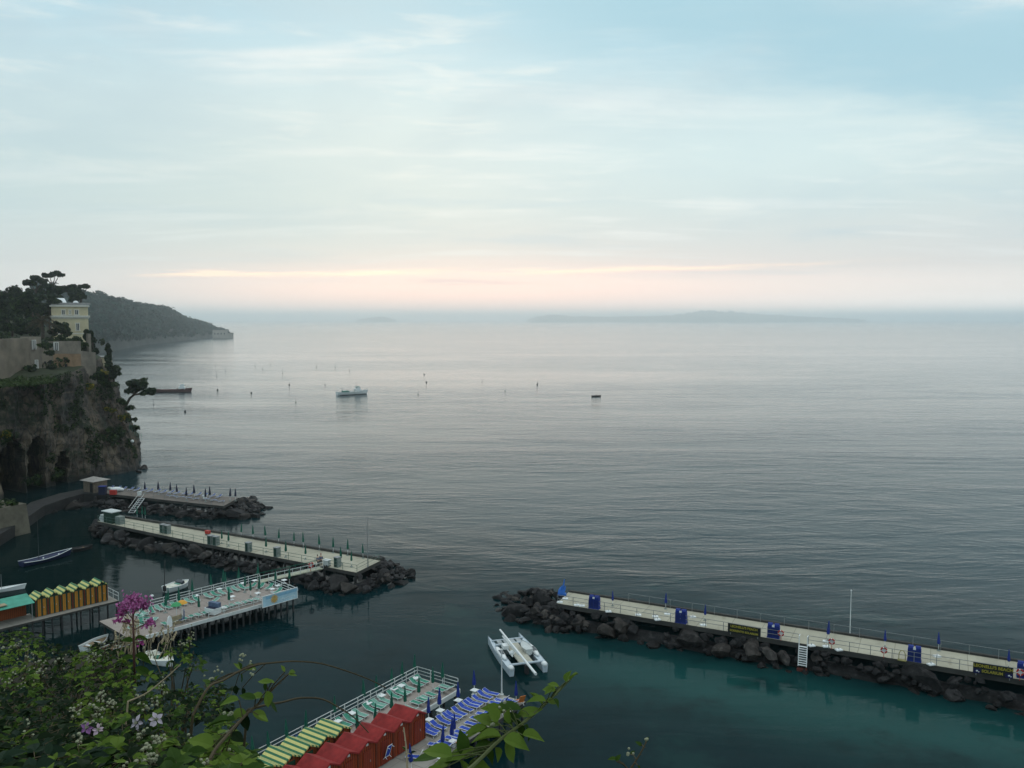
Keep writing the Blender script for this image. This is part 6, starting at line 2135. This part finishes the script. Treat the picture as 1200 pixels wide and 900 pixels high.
def tiny(mb, p, r):
    o = len(mb.v)
    mb.v += [(p.x + r, p.y, p.z), (p.x - r, p.y, p.z), (p.x, p.y + r, p.z), (p.x, p.y - r, p.z), (p.x, p.y, p.z + r * 1.1), (p.x, p.y, p.z - r)]
    for a, b in ((0, 2), (2, 1), (1, 3), (3, 0)):
        mb.f += [(o + a, o + b, o + 4), (o + b, o + a, o + 5)]
        mb.mi += [0, 0]
def bud_spray(k, x, y, rx, ry, n, lift=0.0):
    r0 = depth_at(y) * .93
    root = slant(x, y + ry * 1.8, r0 * 1.03)
    hub = slant(x, y, r0)
    stems[k].tube([root, root.lerp(hub, .6), hub], .0018, 4, caps=False)
    for _ in range(n):
        q = slant(x + rF.gauss(0, rx * .5), y + rF.gauss(0, ry * .5), r0 * rF.uniform(.975, 1.03))
        MBk = buds[k]
        MBk.ball(q, rF.uniform(.0034, .0056), sub=1)
        stems[k].tube([q, hub.lerp(root, rF.uniform(.0, .5))], .0008, 3, caps=False)
for k, x, y, rx, ry, n in ((0, 22, 758, 22, 9, 20), (0, 40, 778, 16, 8, 16), (0, 12, 800, 20, 10, 16), (1, 70, 775, 14, 8, 14), (1, 48, 790, 16, 7, 18), (1, 110, 772, 14, 9, 24), (2, 124, 760, 12, 9, 24), (2, 138, 752, 12, 8, 22), (2, 168, 764, 10, 10, 14),
                           (3, 222, 745, 5, 12, 14), (3, 212, 756, 8, 8, 10), (4, 28, 848, 10, 8, 5), (4, 40, 862, 12, 6, 4), (6, 88, 836, 11, 10, 26), (6, 104, 850, 13, 12, 30), (6, 118, 816, 8, 8, 20), (6, 132, 826, 9, 9, 20), (6, 112, 834, 9, 8, 20), (6, 92, 868, 9, 8, 12), (8, 190, 806, 5, 9, 12), (8, 164, 816, 8, 6, 14), (8, 168, 830, 10, 7, 12),
                           (8, 182, 822, 6, 8, 10), (7, 168, 862, 9, 9, 18), (7, 188, 868, 10, 8, 22), (7, 170, 880, 10, 10, 20), (7, 178, 893, 12, 8, 22), (7, 160, 898, 12, 8, 12), (9, 224, 868, 4, 7, 6), (9, 276, 880, 6, 6, 6), (9, 240, 892, 8, 6, 5)):
    bud_spray(k, x, y, rx, ry, n)
rB = random.Random(6)
for k, (x, y, lb) in enumerate(SEEDS):
    r = depth_at(y)
    root = slant(x, y, r)
    root.z -= .42
    t = thing('bramble', lb, 'bush', root, 0, 'brambles on the cliff rim')
    for _ in range(16):
        tx, ty = x + rB.uniform(-38, 38), y + rB.uniform(-22, 22)
        if not inside(tx, ty): continue
        q = slant(tx, ty, depth_at(ty) * rB.uniform(.98, 1.05))
        stems[k].tube([root + Vector((rB.uniform(-.1, .1), rB.uniform(-.1, .1), -.1)), root.lerp(q, .6) + Vector((0, 0, .06)), q], [.004, .003, .0015], 4, caps=False)
    for mb in (leaves[k], stems[k], buds[k]):
        mb.v = [(a - root.x, b - root.y, c - root.z) for a, b, c in mb.v]
    stems[k].build('stem', MATS['bramble_stem'], t)
    leaves[k].build('leaves', BR, t)
    if buds[k].v:
        buds[k].build('buds', MATS['bud_cream'], t)
# long shoots reaching over the water
def path_pts(pts, r):
    """Smooth curve through picture-measured points at slant distances r."""
    ps = [slant(x, y, r[i] if isinstance(r, (list, tuple)) else r) for i, (x, y) in enumerate(pts)]
    out = []
    for i in range(len(ps) - 1):
        p0, p1, p2, p3 = ps[max(i - 1, 0)], ps[i], ps[i + 1], ps[min(i + 2, len(ps) - 1)]
        for k in range(6):
            u = k / 6
            out.append(.5 * ((2 * p1) + (p2 - p0) * u + (2 * p0 - 5 * p1 + 4 * p2 - p3) * u * u + (3 * p1 - p0 - 3 * p2 + p3) * u ** 3))
    out.append(ps[-1])
    return out
def shoot(label, pts, r, thick, lv, stem='bramble_stem', seed=0, budl=(), mats=BR, name='bramble_shoot'):
    rnd = random.Random(seed)
    c = path_pts(pts, r)
    root = c[0].copy()
    t = thing(name, label, 'branch', root)
    rel = [Vector((-.06, -.05, -.55)), Vector((-.02, -.02, -.22))] + [p - root for p in c]
    n = len(rel)
    st = MB().tube(rel, [lerp(thick, thick * .45, i / (n - 1)) for i in range(n)], 6)
    th = MB()
    for i in range(2, n - 1, 2):
        a = rnd.uniform(0, 6.28)
        o = Vector((math.cos(a), math.sin(a), .3)) * thick * 2.6
        th.tube([rel[i], rel[i] + o], [thick * .35, 0.0002], 4)
    ml = MB()
    for (x, y, px_len, ax, ay, mi) in lv:
        rr = r if not isinstance(r, (list, tuple)) else r[len(r) // 2]
        rr *= rnd.uniform(.975, 1.025)
        p = slant(x, y, rr) - root
        L = px_len * rr / FOC
        # direction given as seen: ax right, ay up
        d = Vector((ax, rnd.uniform(-.25, .25), ay)).normalized()
        d.y = rnd.uniform(-.3, .3)
        nrm = Vector((rnd.uniform(-.25, .25), rnd.uniform(-.45, .05), 1)).normalized()
        leaf(ml, p, d, nrm, L * .86, mi, .62)
        nearest = min(rel, key=lambda q: (q - p).length)
        st.tube([nearest, nearest.lerp(p, .5) + Vector((0, 0, .004)), p], .0014, 4)
    st.build('stem', MATS[stem], t)
    th.build('thorns', MATS[stem], t)
    if lv: ml.build('leaves', mats, t)
    if budl:
        bb_ = MB()
        for (x, y, q, sp) in budl:
            for _ in range(q):
                rr = r if not isinstance(r, (list, tuple)) else r[len(r) // 2]
                p = slant(x + rnd.gauss(0, sp), y + rnd.gauss(0, sp), rr) - root
                bb_.ball(p, rnd.uniform(.0032, .0050), sub=1)
        bb_.build('buds', MATS['bud_cream'], t)
    return t
shoot('leafy bramble shoot rising over the blue deck against the water', [(505, 930), (548, 903), (585, 868), (612, 848), (640, 824), (664, 800), (675, 788)], [1.9, 2.0, 2.1, 2.15, 2.2, 2.25, 2.3], .0052,
      [(668, 797, 17, .55, .85, 2), (663, 799, 16, .15, 1, 2), (655, 804, 15, -1, .35, 2), (648, 806, 14, -.9, -.5, 2), (652, 809, 20, -.95, -.15, 2), (640, 822, 26, -1, .12, 2), (636, 826, 24, -.7, .7, 2), (640, 820, 16, .9, -.3, 2), (648, 819, 14, .8, -.8, 1),
       (612, 832, 46, -1, .06, 1), (590, 835, 30, -.9, .25, 2), (606, 838, 34, .95, .12, 2), (604, 842, 34, .25, -1, 1), (614, 850, 26, .6, -.9, 1), (598, 830, 24, -.2, -1, 2),
       (585, 850, 36, -1, .3, 2), (570, 852, 30, -.9, -.35, 2), (583, 846, 26, -.3, .9, 2), (590, 846, 24, .8, .3, 1), (588, 864, 40, -1, .02, 2), (575, 858, 34, -.9, .1, 2), (590, 866, 34, .95, -.08, 2), (612, 861, 28, .98, .02, 2), (592, 870, 30, .5, -.95, 2), (576, 870, 30, -.9, -.3, 1), (580, 876, 26, .2, -1, 2),
       (560, 880, 36, -1, -.15, 2), (552, 886, 38, -1, -.2, 2), (566, 880, 30, .6, -.8, 1), (544, 884, 30, -.2, 1, 1), (530, 886, 42, -1, .15, 2), (530, 892, 46, -1, -.35, 2), (540, 890, 30, .4, -.9, 2), (515, 886, 34, -1, .0, 1), (548, 898, 30, .9, .1, 2), (520, 900, 34, -.9, -.3, 2)],
      'green_stem', 1, [(577, 846, 4, 3), (594, 828, 3, 3)])
shoot('young bramble shoot at the left with bright leaves over the dark water', [(232, 935), (248, 886), (266, 862), (288, 838), (308, 820), (325, 802), (340, 788)], [2.0, 2.1, 2.2, 2.3, 2.35, 2.4, 2.45], .0048,
      [(338, 790, 12, .8, .5, 2), (338, 790, 11, .95, -.1, 2), (334, 787, 10, -.4, .9, 2), (322, 800, 16, -.9, .4, 2), (318, 800, 20, -1, .1, 2), (312, 800, 12, -.3, -1, 1), (312, 810, 22, .15, -1, 2), (308, 818, 24, -1, .12, 2), (300, 819, 24, -.95, .05, 1), (280, 820, 22, -1, .15, 2), (316, 822, 20, .4, -.8, 1),
       (290, 838, 34, -1, -.25, 2), (276, 844, 40, -1, -.05, 1), (285, 836, 22, .2, -1, 0), (296, 834, 22, .9, -.5, 2), (303, 838, 15, 1, -.3, 2), (270, 860, 20, .9, -.2, 0), (258, 866, 22, -.9, .1, 2), (252, 872, 20, .7, .3, 1), (262, 868, 16, .8, .4, 2), (250, 874, 34, -.9, .3, 2), (246, 886, 36, -.9, -.3, 1), (256, 888, 34, .9, -.2, 2), (262, 893, 28, .9, -.4, 2)],
      'bramble_stem', 2, [(270, 836, 8, 2.5), (296, 788, 3, 2), (268, 858, 4, 2)])
shoot('bare arching bramble cane curving high over the dark water', [(226, 838), (244, 806), (262, 797), (282, 786), (302, 779), (322, 776.5), (345, 775), (375, 777.5), (405, 786), (432, 796), (452, 806)], [2.7, 2.75, 2.8, 2.85, 2.9, 2.95, 3.0, 3.05, 3.1, 3.15, 3.2], .0040,
      [(284, 785, 14, -.8, .6, 2), (286, 783, 16, .8, .15, 2), (290, 780, 12, .9, -.3, 2), (282, 784, 10, -.2, 1, 1), (282, 790, 13, .1, -1, 1), (278, 789, 12, -1, -.2, 1), (250, 800, 12, .9, .2, 2), (246, 801, 12, -.8, .5, 1), (253, 797, 9, .3, .9, 2), (276, 803, 12, .1, -1, 0), (284, 806, 11, .2, -1, 0)],
      'bramble_stem', 3, [(284, 766, 5, 3), (288, 772, 3, 3), (294, 775, 2, 1), (256, 786, 5, 3), (250, 792, 4, 3), (244, 794, 4, 3)])
shoot('lower bare cane drooping over the pinkish deck in an arc', [(290, 832), (310, 826.5), (330, 823), (352, 818), (378, 819.5), (400, 831), (415, 841), (432, 858.5)], [2.4, 2.45, 2.5, 2.55, 2.6, 2.6, 2.6, 2.6], .0034, [], 'bramble_stem', 4)
shoot('small budding twig standing alone at the lower edge over the water', [(728, 935), (735, 908), (743, 895), (752, 880), (757, 870)], 2.2, .0030,
      [(723, 890, 12, -1, .2, 1), (722, 892, 10, .4, .8, 1), (752, 874, 9, -.6, .7, 1), (757, 870, 9, .3, 1, 1), (747, 897, 10, .5, -1, 1), (739, 884, 7, .6, .5, 1)], 'bramble_stem', 5, [(757, 866, 3, 1), (737, 881, 4, 2)])
shoot('slim brown twig with a forked tip in front of the red cabins', [(478, 930), (477, 896), (476, 876), (473, 852)], 2.3, .0034, [(477, 880, 8, -.8, .6, 1), (481, 884, 9, .7, .7, 0)], 'wood_pale', 6)
shoot('long dry straw coloured stem leaning across the shady brambles', [(150, 822), (172, 812), (196, 793), (212, 778)], 3.1, .0030, [], 'wood_pale', 7)
# purple flower
base = slant(158, 800, 4.3)
t = thing('valerian', 'tall purple flower head on a reddish stem before the banner deck', 'flower', base)
rv = random.Random(9)
hub = [slant(156.5, 742, 4.2) - base]
stm = MB().tube([(0, 0, 0), (slant(157, 770, 4.25) - base), hub[0], slant(155.5, 712, 4.2) - base], [.006, .005, .0045, .003], 6)
fl, fl2 = MB(), MB()
for x, y, r, n, dkk in ((154.5, 702, 7, 130, 0), (150, 708, 6, 60, 0), (143.5, 710.5, 5.5, 80, 0), (161, 706, 6, 70, 0), (166, 705, 6.5, 80, 0), (170, 710.5, 5.5, 80, 0), (157, 711, 6, 60, 0), (142, 719, 5, 40, 1), (137.5, 727, 4.5, 36, 1), (175.5, 729, 4.5, 50, 0), (172, 732, 4, 30, 0), (148, 728, 4, 24, 1), (165, 752, 3.5, 16, 1)):
    c0 = slant(x, y, 4.2 * rv.uniform(.985, 1.015)) - base
    stm.tube([hub[0].lerp(slant(155.5, 712, 4.2) - base, rv.uniform(0, .7)) if y < 740 else hub[0] * .8, c0], .0018, 4)
    for _ in range(n):
        q = c0 + Vector((rv.gauss(0, 1), rv.gauss(0, 1), rv.gauss(0, .85))) * r * 4.2 / FOC * .52
        m2 = fl2 if (dkk or rv.random() < .3) else fl
        a = rv.uniform(0, 6.28)
        sz = rv.uniform(.004, .0075)
        n_ = Vector((rv.uniform(-1, 1), rv.uniform(-1, .2), rv.uniform(-.2, 1))).normalized()
        u_ = n_.orthogonal().normalized(); v_ = n_.cross(u_)
        m2.add([q + (u_ * math.cos(a + k * PI / 2.5) + v_ * math.sin(a + k * PI / 2.5)) * sz for k in range(5)], [(0, 1, 2, 3, 4)])
lf = MB()
for x, y, L_, ax, ay in ((157, 770, 20, -1, -.2), (158, 768, 20, 1, -.3), (157, 752, 15, -1, .2), (158, 750, 14, 1, .3), (158, 785, 22, -.9, -.4), (158, 782, 22, .9, -.4)):
    leaf(lf, slant(x, y, 4.25) - base, Vector((ax, 0, ay)), Vector((0, -.5, .8)), L_ * 4.25 / FOC, 0, .45)
stm.build('stem', pm('valerian_stem', (.10, .045, .035), .7, .2, 20), t)
fl.build('flower_head', MATS['petal_magenta'], t)
fl2.build('faded_flowers', MATS['petal_magenta_dark'], t)
lf.build('leaves', [BR[1]], t)
# dry pale grass stalks round the flower stem
gs = MB()
rs = random.Random(31)
gbase = slant(168, 775, 4.6)
for _ in range(30):
    x, y = rs.uniform(140, 205), rs.uniform(722, 752)
    p0, p1 = slant(x + rs.uniform(-6, 4), 772, 4.6) - gbase, slant(x + rs.uniform(-14, 16), y, 4.6 * rs.uniform(.97, 1.02)) - gbase
    gs.tube([p0, p0.lerp(p1, .6) + Vector((rs.uniform(-.02, .02), 0, .01)), p1], [.0018, .0014, .0008], 4)
    for s_ in range(4):
        q = p1.lerp(p0, s_ * .09)
        gs.ball(q, .0055, sz=1.6, sub=1)
t = thing('grass_tuft', 'tuft of pale dry seeding stalks around the purple flower stem', 'grass', gbase)
gs.build('stalks', pm('straw', (.42, .34, .22), .8, .25, 20), t)
# two white bramble blossoms and the lilac one
def blossom(label, x, y, rpx, mat_, face, seed):
    rnd = random.Random(seed)
    r0 = depth_at(y) * .9
    c = slant(x, y, r0)
    t = thing('blossom', label, 'flower', c)
    S = rpx * r0 / FOC
    n = Vector(face).normalized()
    u = n.orthogonal().normalized(); v = n.cross(u)
    for k in range(5):
        a = k * 2 * PI / 5 + rnd.uniform(-.2, .2)
        d = u * math.cos(a) + v * math.sin(a)
        mb = MB()
        leaf(mb, d * S * .16, d + n * rnd.uniform(.0, .5), (n + u * rnd.uniform(-.4, .4)).normalized(), S * rnd.uniform(.7, 1.0), 0, .66)
        mb.build('petal', mat_, t)
    st = MB()
    for _ in range(16):
        q = n * S * .25 + (u * rnd.gauss(0, 1) + v * rnd.gauss(0, 1)) * S * .14
        st.tube([(0, 0, 0), q], .0006, 3)
        tiny(st, q, .0016)
    st.build('stamens', MATS['bud_cream'], t)
    MB().tube([(0, 0, 0), -n * .02 - Vector((0, 0, .07))], .0014, 4).build('stem', MATS['green_stem'], t)
blossom('white bramble blossom with narrow petals, left of the pair', 160.5, 847, 8, MATS['petal_lilac'], (-.3, -.8, .55), 1)
blossom('white bramble blossom with wide petals, right of the pair', 183, 843, 8.5, MATS['petal_lilac'], (.35, -.6, .7), 2)
blossom('small lilac purple blossom among cream buds', 102, 853, 6.5, MATS['petal_purple'], (0, -.8, .5), 3)
blossom('faded pinkish blossom beside the lilac one', 115, 855, 6, pm('petal_faded', (.46, .34, .40), .7, .2, 30), (.3, -.6, .6), 4)
